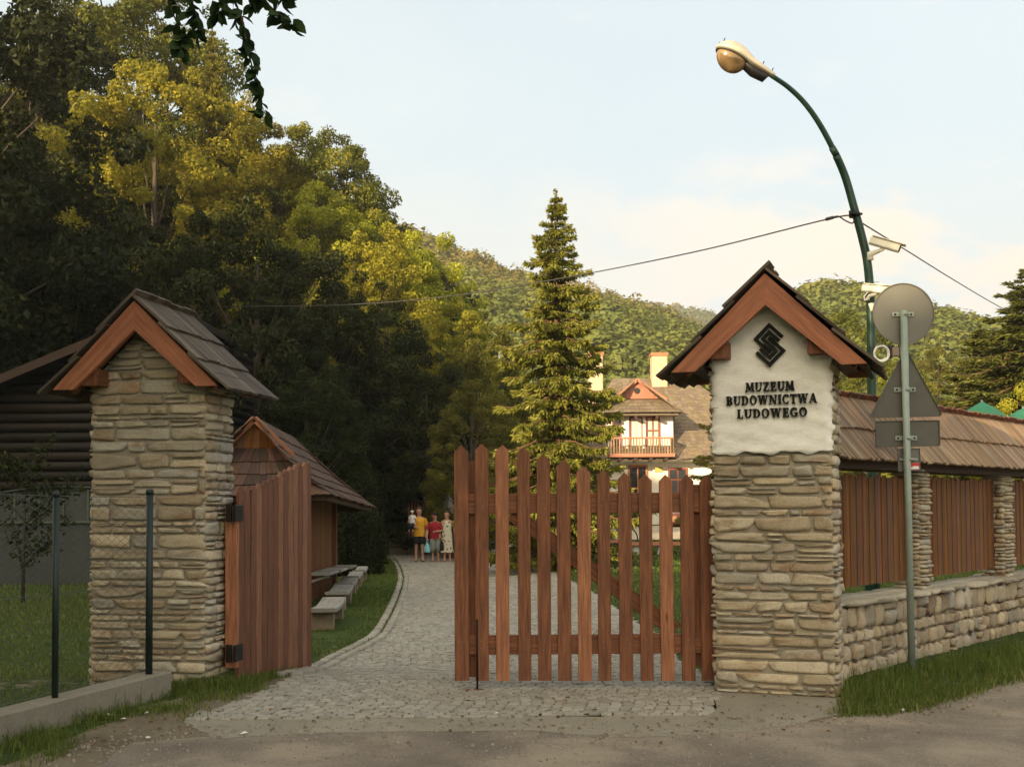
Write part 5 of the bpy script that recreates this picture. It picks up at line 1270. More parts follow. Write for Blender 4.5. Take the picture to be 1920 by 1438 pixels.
def tree_at(kind,px,top,d,wpx,label,leaf=None,group='trees on the wooded slope',k=0,base=None):
    p=P(px,top,d); g=float(gz(p.x,d)) if base is None else base; g=max(g,float(h0(p.x,d))-.4) if (d>44 and p.x<-.5) else g; H=p.z-g; w=wpx*d/F
    if kind=='d': w=max(w,.62*H)
    if kind=='d': return plant(DEC[k%4],'deciduous_tree',label,'tree',(p.x,d,g),w/8.6,H/12.2,rng.random()*6.28,group,leaf)
    return plant(SPR[k%len(SPR)],'spruce_tree',label,'tree',(p.x,d,g),w/5.0,H/10.,rng.random()*6.28,group,leaf)
SPR=[proto(spruce,BARKR,LS,31),proto(spruce,BARKR,LS,32,droop=.6,dens=1.15)]
T=tree_at; rng=np.random.default_rng(TSEED)
T('s',1042,356,30,342,'tall lone spruce standing between the wooded slope and the white house',LS,None,0)
T('s',1392,600,36,250,'spruce behind the white plastered pillar with branches showing left of it',LS,None,1)
T('s',1930,492,37,560,'broad dark conifer at the right picture edge taller than its neighbour',LS2,None,1)
T('s',1838,610,42,330,'lower dark conifer left of the tall one above the green parasols',LS2,None,0)
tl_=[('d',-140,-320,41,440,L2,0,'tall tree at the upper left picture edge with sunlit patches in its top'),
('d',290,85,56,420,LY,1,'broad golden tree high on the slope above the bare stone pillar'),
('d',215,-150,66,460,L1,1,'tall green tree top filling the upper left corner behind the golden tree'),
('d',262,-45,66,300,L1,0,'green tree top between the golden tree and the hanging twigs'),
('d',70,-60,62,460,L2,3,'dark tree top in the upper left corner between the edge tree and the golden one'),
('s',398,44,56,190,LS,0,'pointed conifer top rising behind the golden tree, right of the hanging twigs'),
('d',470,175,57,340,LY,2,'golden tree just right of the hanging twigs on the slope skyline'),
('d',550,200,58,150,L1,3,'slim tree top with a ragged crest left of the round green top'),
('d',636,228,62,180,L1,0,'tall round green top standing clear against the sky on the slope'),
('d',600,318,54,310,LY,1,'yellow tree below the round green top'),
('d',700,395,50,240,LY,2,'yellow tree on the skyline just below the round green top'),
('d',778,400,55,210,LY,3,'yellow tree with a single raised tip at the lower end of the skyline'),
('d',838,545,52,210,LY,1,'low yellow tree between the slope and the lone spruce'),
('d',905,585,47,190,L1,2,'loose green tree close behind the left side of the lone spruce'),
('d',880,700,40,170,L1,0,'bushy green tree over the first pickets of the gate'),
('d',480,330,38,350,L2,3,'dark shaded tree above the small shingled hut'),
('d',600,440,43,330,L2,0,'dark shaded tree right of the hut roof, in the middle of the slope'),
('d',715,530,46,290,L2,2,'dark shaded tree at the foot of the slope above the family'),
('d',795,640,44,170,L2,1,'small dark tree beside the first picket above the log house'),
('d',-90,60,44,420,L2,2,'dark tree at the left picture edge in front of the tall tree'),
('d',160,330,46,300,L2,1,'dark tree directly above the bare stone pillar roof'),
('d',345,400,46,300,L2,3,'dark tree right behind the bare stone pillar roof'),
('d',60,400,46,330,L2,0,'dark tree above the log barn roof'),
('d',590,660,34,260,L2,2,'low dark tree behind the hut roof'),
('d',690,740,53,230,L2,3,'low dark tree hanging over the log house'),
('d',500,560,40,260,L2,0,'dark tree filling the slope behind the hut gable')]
for kd,px_,tp,d,w,lf,k,lab in tl_: T(kd,px_,tp,d,w,lab,lf,k=k)
tr2=[('d',1590,560,62,150,L1,1,'yellow green tree just right of the white pillar roof'),('d',1640,660,48,150,L1,2,'yellow green tree behind the lamp mast above the wall cap'),('d',1745,640,75,160,L1,0,'light green tree behind the triangle sign'),('d',2005,600,30,150,LY,3,'bright yellow tree cut by the right picture edge'),('d',1700,690,60,200,L1,1,'low light green tree behind the road sign plates'),('d',1500,640,58,260,L1,3,'tree hidden mostly by the white plastered pillar'),('d',1290,690,90,200,L1,0,'green tree behind the house chimney')]
for kd,px_,tp,d,w,lf,k,lab in tr2: T(kd,px_,tp,d,w,lab,lf,group='trees behind the wall',k=k)
# round clipped bush by the path, sapling behind the mesh fence, shrubs
def bush(px0,px1,top,d,label,leaf,n=5200,ls=.09,name='round_bush',loose=.10,base=None,z0=0.):
    a=P(px0,top,d);b=P(px1,top,d); cx=(a.x+b.x)/2; g=float(gz(cx,d)); H=a.z-g; r=(b.x-a.x)/2; rg=np.random.default_rng(int(px0)); m=MB()
    dd=rg.normal(size=(n,3)); dd/=np.linalg.norm(dd,axis=1)[:,None]; dd[:,2]=np.abs(dd[:,2])*1.0
    rad=np.minimum(1.06,rg.uniform(.75,1.0,n)**.5+rg.normal(0,loose*.5,n)); sq=(np.abs(dd)**3.2).sum(1)**(-1/3.2)
    az=np.arctan2(dd[:,1],dd[:,0]); lump=1+.07*np.sin(3*az+2*dd[:,2])+.05*np.sin(5*az-3*dd[:,2]+1)
    Cn=dd*(rad*sq*lump)[:,None]*[r,r,H*.97]
    leafquads(m,Cn,ls*rg.uniform(.7,1.3,n),rg,tint=np.clip(rg.normal(.4,.25,n),0,1),N3=dd)
    t=thing(name,label,'bush',(cx,d,g)); part('crown',m,leaf,t)
    m=MB()
    for k in range(5): a_=k*1.26; tube(m,[(.05*math.cos(a_),.05*math.sin(a_),-.1),(r*.3*math.cos(a_),r*.3*math.sin(a_),H*.4),(r*.6*math.cos(a_),r*.6*math.sin(a_),H*.75)],[.04,.03,.01],5)
    part('trunk',m,BARK,t); return t
bush(640,716,966,31,'rounded dark clipped bush beside the path, left of the family',L2,7000,.07)
bush(640,720,905,36,'loose dark shrub behind the clipped bush',L2,5000,.10,'shrub',.3)
bush(872,965,800,43,'leafy green shrub showing over the tallest pickets',L1,6000,.14,'shrub',.35)
bush(570,650,930,30,'dark shrub behind the hut counter',L2,4000,.1,'shrub',.3)
bush(1000,1090,905,46,'shrub at the foot of the lone spruce behind the pickets',L2,4000,.14,'shrub',.3)
# thin sapling in front of the barn
sp_=P(45,900,22); sg=float(gz(sp_.x,22)); t=thing('sapling','thin leafy sapling in front of the dark barn at the left edge','sapling',(sp_.x,22,sg)); m=MB();c=MB(); rg=np.random.default_rng(8)
for k in range(13):
    z0=.5+k*.16; a=rg.random()*6.28; L=rg.uniform(.6,1.5); e=np.array([math.cos(a)*L*.8,math.sin(a)*L*.5,z0+L*.75]); s=spline([(0,0,z0),e*.5+[0,0,.1+z0*.5],e],7); tube(m,s,np.linspace(.018,.004,7),4)
    n=110; u=rg.uniform(.2,1.05,n); B=np.column_stack([np.interp(u,np.linspace(0,1,7),s[:,i]) for i in range(3)])+rg.normal(0,.09,(n,3)); leafquads(c,B,.10*rg.uniform(.7,1.3,n),rg)
tube(m,[(0,0,-.1),(0,0,1.2),(.05,0,2.6)],[.04,.03,.01],6); part('trunk',m,BARK,t); part('crown',c,L2,t)
# tree whose limb reaches over the top left of the view
ot=thing('overhanging_tree','tree with leafy twigs hanging into the top of the view against the sky','tree',(-5.2,4.4,0)); m=MB(); c=MB(); rg=np.random.default_rng(14); O=np.array((-5.2,4.4,0))
tube(m,spline([(0,0,-.3),(.1,0,2.),(.35,.1,4.2),(.7,.3,6.5),(.9,.5,8.5)],16),np.linspace(.2,.06,16),10)
Pl=lambda px,py,d=6.:np.array(P(px,py,d))-O
limb=spline([(.35,.1,4.3),(1.2,.6,4.85),Pl(250,-70),Pl(420,-95),Pl(560,-60)],30); tube(m,limb,np.linspace(.07,.012,30),7)
twigs=[[Pl(250,-70),Pl(300,-40),Pl(322,20),Pl(338,60),Pl(345,95)],[Pl(330,-85),Pl(352,-20),Pl(368,30),Pl(372,70)],[Pl(420,-95),Pl(428,-30),Pl(455,40),Pl(462,85),Pl(474,130),Pl(482,175),Pl(498,215)],[Pl(470,-88),Pl(478,-40),Pl(500,5),Pl(525,28),Pl(548,50)],[Pl(390,-92),Pl(402,-40),Pl(412,10),Pl(404,30)],[Pl(440,-90),Pl(470,-20),Pl(470,10)],[Pl(560,-60),Pl(540,-20),Pl(520,8)]]
def nleaf(mb,p,d,L,rg):
    d=nrm(d); w=nrm(np.cross(d,rg.normal(size=3))); n=np.cross(d,w); pr=[(0,0),(.18,.20),(.42,.30),(.70,.22),(1,0)]
    V=[];
    for s in (1,-1):
        V+=[p+d*L*a+w*L*b*s+n*L*(b*.35-.10*a*a) for a,b in pr]
    mb.add(np.array(V),[np.array([[1,0,5,6],[2,1,6,7],[3,2,7,8],[4,3,8,9]])],tint=rg.random(4)*0+rg.random())
for tw in twigs:
    s=spline(tw,24); tube(m,s,np.linspace(.008,.002,24),5); LN_=np.linalg.norm(np.diff(s,axis=0),axis=1).sum()
    for k in range(int(LN_*85)):
        u=rg.uniform(.05,1); q=np.array([np.interp(u,np.linspace(0,1,24),s[:,i]) for i in range(3)]); d=nrm([rg.normal(0,.7),rg.normal(0,.7),-rg.uniform(.2,1.2)]); nleaf(c,q+rg.normal(0,.012,3),d,rg.uniform(.06,.105),rg)
    nleaf(c,s[-1],s[-1]-s[-3],.09,rg)
# the rest of its crown, unseen above the left, enlarged to darken that side
for k in range(150):
    d=rg.normal(size=3); d/=np.linalg.norm(d); p=np.array([-1.6,-.4,9.6])+d*rg.uniform(.4,1,1)**.4*[4.6,4.2,3.4]; n=260; dd=rg.normal(size=(n,3)); dd/=np.linalg.norm(dd,axis=1)[:,None]; leafquads(c,p+dd*rg.uniform(.2,.95,n)[:,None],.17*rg.uniform(.7,1.2,n),rg,N3=dd)
    if k%5==0: tube(m,spline([(.75,.3,6.8),p*.5+[.3,.1,3.6],p],7),np.linspace(.06,.01,7),5,cap=False)
part('trunk',m,BARK,ot); part('crown',c,LN,ot)
def fcrown(rg,conic=False,n=170):
    if conic:
        z=rg.random(n)**1.3; a=rg.random(n)*6.283; r=(1-z)*.42+.03; d=np.column_stack([np.cos(a)*r,np.sin(a)*r,z*2.3]); nn=np.column_stack([np.cos(a),np.sin(a),np.full(n,.3)])
        return d,nn,.30
    k=9; cc=rg.normal(size=(k,3)); cc/=np.linalg.norm(cc,axis=1)[:,None]; cc*=.55; cc[:,2]=np.abs(cc[:,2])*1.1+.4; rr=rg.uniform(.35,.6,k)
    w=rg.integers(0,k,n); d=rg.normal(size=(n,3)); d/=np.linalg.norm(d,axis=1)[:,None]; d[:,2]=np.where(d[:,2]<-.3,-d[:,2],d[:,2]); return cc[w]+d*rr[w][:,None]*rg.uniform(.75,1.08,n)[:,None],d,.30
def forest(name,h,pxr,yr,n,seed,size=(3.4,6.0),con=.0,tint=None,ls=.72,mat=LF,nl=330,vis=None):
    rg=np.random.default_rng(seed); protos=[fcrown(rg,False,nl) for _ in range(7)]; cpro=[fcrown(rg,True,nl) for _ in range(3)]; mb=MB()
    U=rg.uniform(pxr[0],pxr[1],n); Y=np.sqrt(rg.uniform(yr[0]**2,yr[1]**2,n)); X=(U-960)/F*Y
    Z=h(X,Y); big=.5+.5*np.sin(X*.045+seed)*np.sin(Y*.06+seed*1.7)
    for k in range(n):
        c=rg.random()<con; d,nn,s=(cpro if c else protos)[rg.integers(0,3 if c else 7)]
        S=rg.uniform(*size)*(1.0 if not c else .95); a=rg.random()*6.283; ca,sa=math.cos(a),math.sin(a); M=np.array([[ca,-sa,0],[sa,ca,0],[0,0,1]])
        zs=S*rg.uniform(1.0,1.35)*(1.5 if c else 1); p=(d@M.T)*[S,S,zs]+[X[k],Y[k],Z[k]-S*.1]; N3=nn@M.T
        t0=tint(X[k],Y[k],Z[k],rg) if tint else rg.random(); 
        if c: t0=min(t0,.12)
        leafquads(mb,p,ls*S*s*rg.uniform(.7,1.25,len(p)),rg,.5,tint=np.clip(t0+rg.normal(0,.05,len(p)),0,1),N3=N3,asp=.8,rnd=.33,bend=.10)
    return struct(name,mb,mat,'stuff')
h1,_=hill([(560,330),(700,400),(800,432),(850,446),(900,464),(960,484),(1010,505),(1100,517),(1160,534),(1230,560),(1300,590),(1380,640),(1480,720),(1560,800)],330,120,'hill',1.)
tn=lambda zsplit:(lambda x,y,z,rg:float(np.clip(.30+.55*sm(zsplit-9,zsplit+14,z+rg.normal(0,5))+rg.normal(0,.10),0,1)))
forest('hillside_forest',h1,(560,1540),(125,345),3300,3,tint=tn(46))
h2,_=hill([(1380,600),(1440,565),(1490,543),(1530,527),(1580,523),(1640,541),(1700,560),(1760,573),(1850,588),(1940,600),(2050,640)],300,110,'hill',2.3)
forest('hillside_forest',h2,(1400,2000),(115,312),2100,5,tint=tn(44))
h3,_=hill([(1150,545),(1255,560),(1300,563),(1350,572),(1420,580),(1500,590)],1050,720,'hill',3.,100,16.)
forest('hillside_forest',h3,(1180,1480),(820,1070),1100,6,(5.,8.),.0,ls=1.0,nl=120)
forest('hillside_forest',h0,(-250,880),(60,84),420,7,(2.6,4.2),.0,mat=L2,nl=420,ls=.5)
# ------------------------------------------------------------------ people
HK={6:1.25,7:1.22,5:1.2,4:1.0,3:.95}
def skin_mesh(V,E,Rd,mat,sub=2):
    me=bpy.data.meshes.new('tmp'); me.from_pydata([tuple(v) for v in V],E,[]); o=bpy.data.objects.new('tmp',me); COL.objects.link(o)
    sk=o.modifiers.new('s','SKIN'); sk.use_smooth_shade=True; o.modifiers.new('u','SUBSURF').levels=sub
    if not me.skin_vertices: me.skin_vertices.new()
    for k,r in enumerate(Rd):
        r=r if isinstance(r,tuple) else (r,r); me.skin_vertices[0].data[k].radius=tuple(q*HK.get(k,1.12) for q in r)
    me.skin_vertices[0].data[0].use_root=True
    dg=bpy.context.evaluated_depsgraph_get(); ev=o.evaluated_get(dg); out=bpy.data.meshes.new_from_object(ev); bpy.data.objects.remove(o); bpy.data.meshes.remove(me)
    out.materials.clear(); out.materials.append(mat)
    for p in out.polygons: p.use_smooth=True
    return out
def person(label,loc,rz,s,arms,legs,fem=False,head_turn=(0,0),group=None):
    """arms: ((elbow,wrist) for x<0 side, x>0 side) ; legs: ((knee,ankle),..); unit height 1.75, facing -y"""
    V=[];E=[];Rd=[]
    def v(p,r,par=None):
        V.append(tuple(np.array(p,float)*s)); Rd.append(tuple(np.array(r)*s) if isinstance(r,tuple) else r*s)
        if par is not None: E.append((par,len(V)-1))
        return len(V)-1
    pel=v((0,0,.95),(.13,.10)); sp=v((0,.0,1.12),(.115,.095),pel); ch=v((0,.01,1.30),(.15,.105),sp); ub=v((0,.01,1.41),(.10,.08),ch); nk=v((0,.0,1.49),.052,ub)
    hx_,hy_=head_turn; jw=v((hx_*.4,-.018+hy_*.4,1.565),(.060,.068),nk); hd=v((hx_,-.004+hy_,1.65),(.080,.098),jw); tp=v((hx_,.0+hy_,1.735),(.066,.08),hd); 
    for i,sx in enumerate((-1,1)):
        sh=v((sx*.175*(.9 if fem else 1),.01,1.395),.046,ub); el,wr=arms[i]; e=v(el,.042,sh); w=v(wr,.028,e); d=nrm(np.array(wr)-np.array(el)); pm=v(np.array(wr)+d*.05,(.034,.020),w); pe=np.array(wr)+d*.085
        sd=nrm(np.cross(d,(0,1,.01)))
        k1=v(pe,(.036,.017),pm)
        for fi,(o_,ln) in enumerate(((-.027,.062),(-.009,.075),(.009,.070),(.026,.055))): a=v(pe+sd*o_+d*.02,.0085,k1); v(pe+sd*o_+d*ln+np.array([0,-.018,0]),.0065,a)
        a=v(np.array(wr)+d*.045+np.array([0,-.030,0]),.010,pm); v(np.array(wr)+d*.085+np.array([0,-.05,0]),.0075,a)
    for i,sx in enumerate((-1,1)):
        hp=v((sx*.085,0,.88),.088,pel); kn,an=legs[i]; k=v(kn,.048,hp); cf=v(np.array(kn)*.55+np.array(an)*.45+np.array([0,.015,0]),.045,k); a=v(an,.030,cf); h=v(np.array(an)+[0,.03,-.045],.035,a); v(np.array(an)+[sx*.02,-.13,-.058],.032,a)
    t=thing('person',label,'person',loc,rz,group); body=add_obj('body',skin_mesh(V,E,Rd,SKIN),t)
    # nose and eyes
    hc=np.array([hx_,-.004+hy_,1.645])*s
    m=MB(); loft(m,[ell(hc+np.array([0,-.085,.02])*s,.007*s,.007*s,6),ell(hc+np.array([0,-.103,-.016])*s,.014*s,.012*s,6),ell(hc+np.array([0,-.09,-.024])*s,.009*s,.006*s,6)],True); part('nose',m,SKIN,t)
    for sx in (-1,1):
        m=MB(); c=hc+np.array([sx*.03,-.083,.012])*s; lathe(m,[(.001,-.006*s),(.009*s,0),(.001,.006*s)],tuple(c),8); part('eye',m,BLKEYE,t)
        m=MB(); c=hc+np.array([sx*.076,.0,-.01])*s; loft(m,[ell(c,.006*s,.012*s,8,(0,1,0),(0,0,1)),ell(c+np.array([sx*.01,.004,0])*s,.016*s,.026*s,8,(0,1,0),(0,0,1)),ell(c+np.array([sx*.016,.008,0])*s,.010*s,.018*s,8,(0,1,0),(0,0,1))],True); part('ear',m,SKIN,t)
    m=MB(); c=hc+np.array([0,-.083,-.045])*s; loft(m,[ell(c+np.array([-.02,0.006,0])*s,.002*s,.003*s,6,(0,1,0),(0,0,1)),ell(c,.008*s,.007*s,6,(0,1,0),(0,0,1)),ell(c+np.array([.02,0.006,0])*s,.002*s,.003*s,6,(0,1,0),(0,0,1))],True); part('mouth',m,LIP,t)
    return t,hc,s
BLKEYE=plain('eye_dark',(.02,.015,.012),.3); LIP=plain('lips',(.30,.10,.08),.5)
def hair(t,hc,s,mat,length=.05,cap=False):
    m=MB(); rings=[]
    for z,rx,ry,yo in ((.098,.012,.015,.012),(.092,.045,.055,.012),(.07,.075,.090,.010),(.035,.086,.100,.012),(.0,.086,.085,.028),(-length*.6,.078,.062,.048),(-length,.060,.045,.055)): rings.append(ell(hc+np.array([0,yo+.012,z*1.15+.040])*s,rx*1.18*s,ry*1.14*s,16))
    loft(m,rings,True); return part('hair',m,mat,t)
def torso(m,s,z0,z1,fl=1.,sl=1.,w0=.165,dp=.125,hemw=None):
    zs=np.linspace(z0,1.46,9); rings=[]
    for z in zs:
        u=(z-z0)/(1.46-z0); w=np.interp(z,[.75,.95,1.12,1.30,1.40,1.46],[w0*1.08,w0*1.03,w0*.95,w0*1.12,w0*1.05,.075]); d=np.interp(z,[.75,.95,1.12,1.30,1.40,1.46],[dp*1.05,dp,dp*.95,dp*1.05,dp*.85,.068])
        k=1+.02*math.sin(z*40); rings.append(ell(np.array([0,.005,z])*s,w*k*s,d*k*s,20))
    loft(m,rings,False); return m
def sleeve(m,s,sh,el,frac,r0=.068,r1=.060):
    a=np.array(sh)*s;b=np.array(el)*s; pts=[a,a+(b-a)*frac*.5,a+(b-a)*frac]; tube(m,pts,[r0*s,r0*.98*s,r1*s],12,cap=False)
def shorts(t,mat,s,legs,zt,frac,r0=.105,r1=.085):
    m=MB(); loft(m,[ell(np.array([0,.0,zt])*s,.155*s,.115*s,20),ell(np.array([0,.0,.90])*s,.168*s,.122*s,20),ell(np.array([0,0,.80])*s,.165*s,.12*s,20)],True)
    for i,sx in enumerate((-1,1)):
        hp=np.array([sx*.085,0,.88]); kn,an=[np.array(q) for q in legs[i]]; full=[hp,kn,an] if frac>1 else [hp,kn]
        e=hp+(kn-hp)*frac if frac<=1 else kn+(an-kn)*(frac-1); pts=[hp*s,(hp+(kn-hp)*min(frac,1)*.6)*s]+([kn*s] if frac>1 else [])+[e*s]
        tube(m,pts,[r0*s]+[r0*.95*s]*(len(pts)-2)+[r1*s],12,cap=True)
    return part('shorts',m,mat,t)
def shoes(t,s,legs,mat):
    for i,sx in enumerate((-1,1)):
        an=np.array(legs[i][1]); m=MB(); rings=[]
        for yy,w,h in ((.075,.018,.03),(.06,.036,.07),(.0,.042,.085),(-.07,.046,.06),(-.14,.044,.045),(-.175,.025,.03)):
            c=an+[sx*.01*(-yy*6),yy,0]; zb=an[2]-.092; rings.append(np.array([[c[0]+w*math.cos(a),c[1],max(zb,zb+h*(.5+.5*math.sin(a)))] for a in np.arange(12)/12*6.283])*s)
        loft(m,rings,True); part('shoe',m,mat,t)
pd=38.0
def stand(px): x=P(px,1053,pd).x; return Vector((x,pd,float(gz(x,pd))+.012))
# man in yellow carrying a toddler (his right arm is on the picture's left)
arms=(((-.30,-.05,1.17),(-.10,-.24,1.12)),((.255,.03,1.16),(.235,-.06,.93)))
legs=(((-.10,-.03,.50),(-.105,.0,.092)),((.10,-.05,.50),(.115,-.05,.092)))
man,hc,s=person('person in a yellow T-shirt and black shorts carrying a toddler on one arm',stand(786),R(6),1.04,arms,legs,group=None)
hair(man,hc,s,HAIR,.04); m=MB(); torso(m,s,.83,1.46,w0=.19,dp=.15); 
for i,sx in enumerate((-1,1)): sleeve(m,s,(sx*.155,.01,1.40),arms[i][0],.80,.082,.085)
part('shirt',m,YSH,man); shorts(man,BLK,s,legs,.93,.78,.115,.115); shoes(man,s,legs,SHOE)
# toddler
tp=man.location+Vector((-.215,-.17,.86))
arm_t=(((-.22,-.05,1.2),(-.20,-.15,1.05)),((.25,.02,1.22),(.33,.0,1.1))); leg_t=(((-.12,-.22,.72),(-.14,-.14,.40)),((.13,-.20,.70),(.15,-.10,.40)))
tod,hc,s=person('toddler with a white cap and white top held on the arm of the yellow-shirted person',tp,R(-35),.50,arm_t,leg_t,True)
m=MB(); rings=[ell(hc+np.array([0,.0,z])*s*1.,rx*s,ry*s,16) for z,rx,ry in ((.0,.100,.115),(.05,.102,.118),(.09,.08,.095),(.115,.03,.04))]; loft(m,rings,True); loft(m,[ell(hc+np.array([0,-.12,.03])*s,.075*s,.08*s,14),ell(hc+np.array([0,-.12,.045])*s,.075*s,.08*s,14)],True); part('cap',m,WHC,tod)
m=MB(); torso(m,s,.80,1.46,w0=.21,dp=.17)
for i,sx in enumerate((-1,1)): sleeve(m,s,(sx*.15,.01,1.40),arm_t[i][0],1.,.08,.075)
part('shirt',m,WHC,tod); shorts(tod,BLK,s,leg_t,.95,1.6,.13,.085); shoes(tod,s,leg_t,SHOE)
# woman in red
arms=(((-.27,.02,1.15),(-.29,-.05,.90)),((.27,-.03,1.13),(.04,-.22,1.10)))
legs=(((-.09,-.04,.50),(-.085,-.02,.092)),((.10,-.01,.50),(.11,.03,.092)))
wr_,hc,s=person('person in a red T-shirt, grey cropped trousers and a red peaked cap holding a bag',stand(816),R(4),.93,arms,legs,True,(-.02,-.02))
hair(wr_,hc,s,BLK,.10); m=MB(); loft(m,[ell(hc+np.array([-.0,.0,z])*s,r*s,r*1.12*s,16) for z,r in ((.025,.095),(.07,.09),(.105,.05),(.115,.01))],True); part('cap',m,BLK,wr_)
m=MB(); loft(m,[ell(hc+np.array([-.05,-.09,.02])*s,.07*s,.065*s,14),ell(hc+np.array([-.05,-.10,.05])*s,.055*s,.05*s,14)],True); part('cap_peak',m,REDH,wr_)
m=MB(); torso(m,s,.84,1.46,w0=.20,dp=.15)
for i,sx in enumerate((-1,1)): sleeve(m,s,(sx*.155,.01,1.40),arms[i][0],.85,.085,.09)
part('shirt',m,REDC,wr_); shorts(wr_,GRYC,s,legs,.92,1.35,.115,.085); shoes(wr_,s,legs,SHOEL)
def bag(loc,w,h,mat,name,label,d=.06):
    m=MB(); loft(m,[ell((0,0,0),w*.42,d,14),ell((0,0,h*.12),w*.5,d*1.1,14),ell((0,0,h*.55),w*.42,d*.8,14),ell((0,0,h*.85),w*.18,d*.4,14),ell((0,0,h),w*.08,d*.25,14)],True); t=thing(name,label,'bag',loc); part('bag_body',m,mat,t)
    m=MB(); tube(m,[(-.04,0,h*.95),(-.03,0,h+.10),(.03,0,h+.10),(.04,0,h*.95)],.007,5); part('handle',m,mat,t); return t
hw=wr_.location+Vector((-.285*.93,-.06*.93,.80*.93)); bag(hw+Vector((0,0,-.43)),.24,.36,BLUEB,'plastic_bag','light blue plastic bag hanging from the hand of the red-shirted person')
bag(wr_.location+Vector((.30,-.04,.38)),.30,.46,BLK,'shoulder_bag','black bag hanging between the red shirt and the flowered dress',.09)
# woman in flowered dress
arms=(((-.25,.03,1.17),(-.24,-.06,.95)),((.27,.04,1.16),(.29,-.04,.92))); legs=(((-.07,-.05,.50),(-.075,-.03,.092)),((.08,.0,.50),(.10,.03,.092)))
wf,hc,s=person('person in a pale sleeveless flowered dress with dark hair at the right of the family',stand(838),R(-3),.97,arms,legs,True)
hair(wf,hc,s,HAIR,.13); m=MB(); rings=[]
for z,w,d in ((.32,.225,.17),(.5,.215,.165),(.7,.20,.155),(.90,.188,.15),(1.0,.175,.14),(1.12,.155,.125),(1.28,.178,.14),(1.37,.15,.11),(1.43,.10,.085)):
    k=1+.03*math.sin(z*23); a=np.arange(24)/24*6.283; fl=1+.04*np.sin(a*7)*max(0,(1.0-z)); rings.append(np.column_stack([w*k*fl*np.cos(a),.005+d*k*fl*np.sin(a),np.full(24,z)])*s)
loft(m,rings,False); part('dress',m,FLOR,wf); shoes(wf,s,legs,SHOEL)
# cyclist behind the pickets
cd=35.; cx=P(1150,1060,cd).x; cg=float(gz(cx,cd))
bk=thing('bicycle','bicycle held by the white-shirted person behind the gate pickets','bicycle',(cx+.05,cd-.05,cg),R(28))
for x in (-.52,.52):
    m=MB(); a=np.arange(33)/32*6.283; tube(m,[(x+.335*math.cos(q_),0,.35+.335*math.sin(q_)) for q_ in a],.020,6,cap=False); w_=part('wheel',m,BLACKP,bk)
    m=MB()
    for q_ in np.arange(12)/12*6.283: tube(m,[(x,0,.35),(x+.32*math.cos(q_),0,.35+.32*math.sin(q_))],.004,3)
    part('spokes',m,ALU,w_)
m=MB(); 
for a,b in (((-.52,0,.35),(-.08,0,.32)),((-.08,0,.32),(.36,0,.62)),((.36,0,.78),(-.2,0,.80)),((-.08,0,.32),(-.22,0,.92)),((-.52,0,.35),(-.2,0,.80)),((.34,0,.95),(.52,0,.35))): tube(m,[a,b],.018,6)
part('frame',m,plain('bike_paint',(.35,.36,.37),.35,.4),bk)
m=MB(); loft(m,[ell((-.36,0,.95),.02,.07,10,(0,0,1),(0,1,0)),ell((-.24,0,.95),.025,.07,10,(0,0,1),(0,1,0)),ell((-.10,0,.94),.015,.025,10,(0,0,1),(0,1,0))],True); part('saddle',m,BLACKP,bk)
m=MB(); tube(m,spline([(.30,-.28,1.0),(.36,-.12,1.05),(.34,0,1.0),(.36,.12,1.05),(.30,.28,1.0)],12),.013,6); part('handlebar',m,ALU,bk)
arms=(((-.20,-.12,1.17),(-.16,-.34,1.06)),((.22,-.12,1.17),(.18,-.34,1.06))); legs=(((-.10,-.06,.50),(-.10,-.02,.092)),((.10,.0,.50),(.11,.04,.092)))
cy,hc,s=person('person in a white T-shirt and pale trousers standing at a bicycle behind the pickets',(cx,cd+.35,cg+.012),R(10),1.0,arms,legs)
hair(cy,hc,s,HAIR,.05); m=MB(); torso(m,s,.86,1.46,w0=.18,dp=.14)
for i,sx in enumerate((-1,1)): sleeve(m,s,(sx*.155,.01,1.40),arms[i][0],.85,.078,.08)
part('shirt',m,WHC,cy); shorts(cy,plain('pale_trousers',(.5,.48,.45),.9),s,legs,.93,1.85,.11,.075); shoes(cy,s,legs,SHOE)
# ------------------------------------------------------------------ unseen wooded hillside behind-left of the viewer, heights shaped to shade the gateway
SUN_A=R(35); SUN_E=R(16)
UU=[-70,-46,-38,-34,-30,-25,-22.5,-20,-16,-10,-6,-4.5,-2.4,-1.5,0,12,40]; HH=[43,31.5,28.5,27.,25.5,24,21,18,14.5,14.2,14.6,14.0,13.9,11.,8.,5,3]
ca_,sa_=math.cos(SUN_A),math.sin(SUN_A)
def uv2xy(u,v): return u*ca_+v*sa_,-u*sa_+v*ca_
us=np.linspace(-62,16,80); vs=np.linspace(-60,-21,30); U,V_=np.meshgrid(us,vs); HT=np.interp(U,UU,HH)
prof=np.clip((-V_-21)/4.,0,1)
Z=(HT-5.5)*sm(0,1,prof)+np.clip((-V_-27)*.25,0,8)*0-.1; X,Y=uv2xy(U,V_)
mb=MB(); i,j=np.meshgrid(np.arange(29),np.arange(79),indexing='ij'); q=(i*80+j).ravel(); mb.add(np.column_stack([X.ravel(),Y.ravel(),Z.ravel()]),[np.stack([q,q+1,q+81,q+80],1)],smooth=True); struct('hill',mb,HILLG)
rgb_=np.random.default_rng(40); prs=[fcrown(rgb_,False,260) for _ in range(5)]; mb=MB()
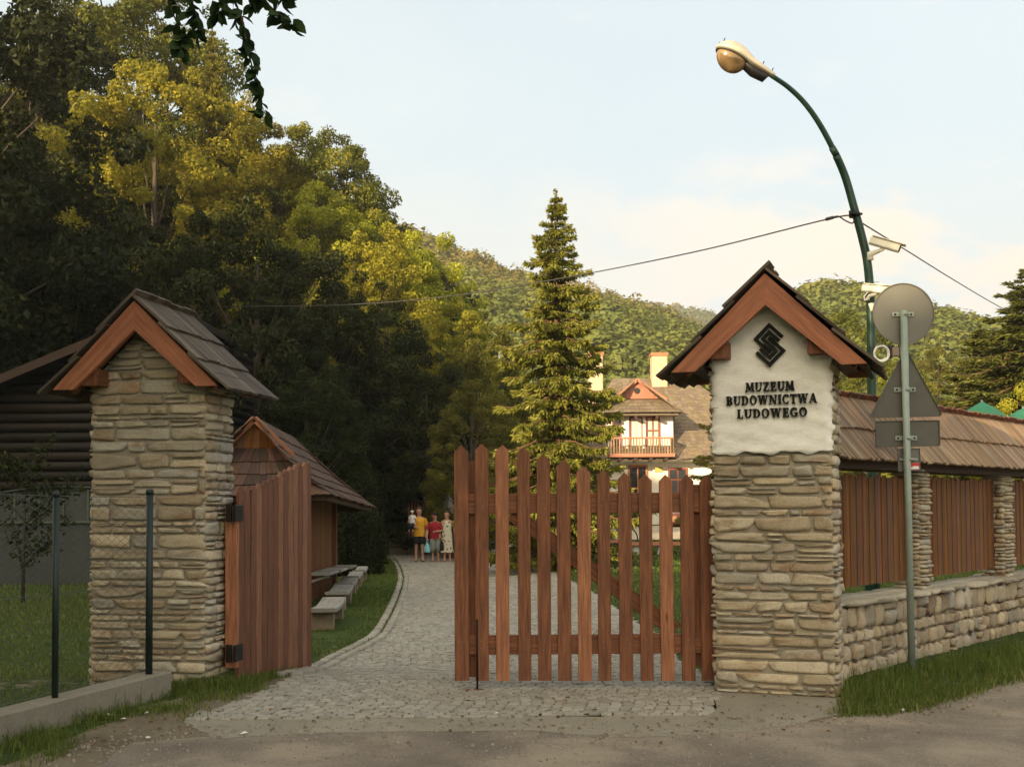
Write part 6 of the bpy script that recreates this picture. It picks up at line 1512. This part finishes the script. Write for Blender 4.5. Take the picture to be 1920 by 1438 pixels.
for k in range(420):
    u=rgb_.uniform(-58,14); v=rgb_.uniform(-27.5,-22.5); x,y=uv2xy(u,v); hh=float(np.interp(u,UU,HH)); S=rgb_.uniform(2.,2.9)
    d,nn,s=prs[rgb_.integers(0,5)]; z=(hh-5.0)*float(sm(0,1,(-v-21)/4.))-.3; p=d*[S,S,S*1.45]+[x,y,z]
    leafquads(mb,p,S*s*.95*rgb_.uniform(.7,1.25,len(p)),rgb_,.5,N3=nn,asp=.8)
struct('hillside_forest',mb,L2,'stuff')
# ------------------------------------------------------------------ sky and sun
w=bpy.data.worlds.new('World'); scene.world=w; w.use_nodes=True; nt=NT(w.node_tree); nt.nodes.clear()
sky=nt('ShaderNodeTexSky',sky_type='NISHITA',sun_disc=False); sky.sun_elevation=SUN_E; sky.sun_rotation=math.pi+SUN_A; sky.air_density=1.0; sky.dust_density=2.5; sky.ozone_density=1.2
tc=nt('ShaderNodeTexCoord').outputs['Generated']; sx=nt('ShaderNodeSeparateXYZ',{0:tc}); zz=nt.math('MAXIMUM',sx.outputs['Z'],.02)
pv=nt('ShaderNodeCombineXYZ',{'X':sx.outputs['X'],'Y':nt.math('MULTIPLY',sx.outputs['Y'],1.),'Z':nt.math('MULTIPLY',sx.outputs['Z'],2.6)}).outputs[0]
n1=nt.noise(pv,4.2,10.,.55,.15); n2=nt.noise(pv,13.,6.,.6,.1)
cl=nt.math('ADD',nt.math('MULTIPLY',n1,.8),nt.math('MULTIPLY',n2,.2))
band=nt.math('SUBTRACT',1.,nt.math('MULTIPLY',nt.math('ABSOLUTE',nt.math('SUBTRACT',sx.outputs['Z'],.19)),8.5),clamp=True)
side=nt.rng(sx.outputs['X'],.0,.26,.12,1.)
mask=nt.math('MULTIPLY',nt.rng(cl,.455,.53,0,1),nt.math('MULTIPLY',nt.rng(band,0,.4,.0,.9),side))
mask=nt.math('MAXIMUM',mask,nt.math('MULTIPLY',nt.rng(cl,.56,.70,0,.45),nt.rng(sx.outputs['Z'],.15,.5,.3,1)))
veil=nt.rng(nt.noise(pv,1.6,5.,.5),.3,.7,.55,.78)
skyc=nt.mix(veil,sky.outputs[0],(SKYV*.90,SKYV*1.015,SKYV*1.045))
hz=nt.rng(sx.outputs['Z'],.0,.30,.8,0); skyc=nt.mix(hz,skyc,(SKYV*1.06,SKYV*1.03,SKYV*.98))
col=nt.mix(mask,skyc,(SKYV*1.24,SKYV*1.07,SKYV*.92))
sv=nt('ShaderNodeVectorMath',{0:tc,1:(-sa_*math.cos(SUN_E),-ca_*math.cos(SUN_E),math.sin(SUN_E))},operation='DOT_PRODUCT').outputs['Value']
gl_=nt.math('POWER',nt.math('MAXIMUM',sv,0.),2.); col=nt.mix(gl_,col,(SKYV*GLW*1.18,SKYV*GLW,SKYV*GLW*.68))
bgn=nt('ShaderNodeBackground',{'Color':col,'Strength':.13}); o=nt('ShaderNodeOutputWorld'); nt.links.new(bgn.outputs[0],o.inputs[0])
sl_=bpy.data.lights.new('sun','SUN'); sl_.energy=SUNP; sl_.angle=R(.53); sl_.color=(1.,.79,.50); so=bpy.data.objects.new('sun',sl_); COL.objects.link(so)
dirv=Vector((sa_*math.cos(SUN_E),ca_*math.cos(SUN_E),-math.sin(SUN_E))); so.rotation_euler=dirv.to_track_quat('-Z','Y').to_euler(); so.location=(-30,-40,30)
vs_=scene.view_settings; vs_.view_transform='Standard'; vs_.look='None'; vs_.exposure=EXPO; vs_.gamma=1.; vs_.use_curve_mapping=False
cy_=scene.cycles; cy_.use_denoising=True; cy_.max_bounces=6; cy_.diffuse_bounces=3; cy_.glossy_bounces=2; cy_.transmission_bounces=3; cy_.transparent_max_bounces=6; cy_.caustics_reflective=False; cy_.caustics_refractive=False

if HAZE>0:
    hb_=MB(); box(hb_,-760,760,-75,1200,-4,300,0); o=struct('haze',hb_,[],'stuff')
    m=bpy.data.materials.new('haze'); m.use_nodes=True; nt=NT(m.node_tree); nt.nodes.clear(); oo=nt('ShaderNodeOutputMaterial'); pv_=nt('ShaderNodeVolumePrincipled',{'Color':(.86,.84,.76),'Density':HAZE,'Anisotropy':.25}); nt.links.new(pv_.outputs[0],oo.inputs['Volume']); o.data.materials.append(m)
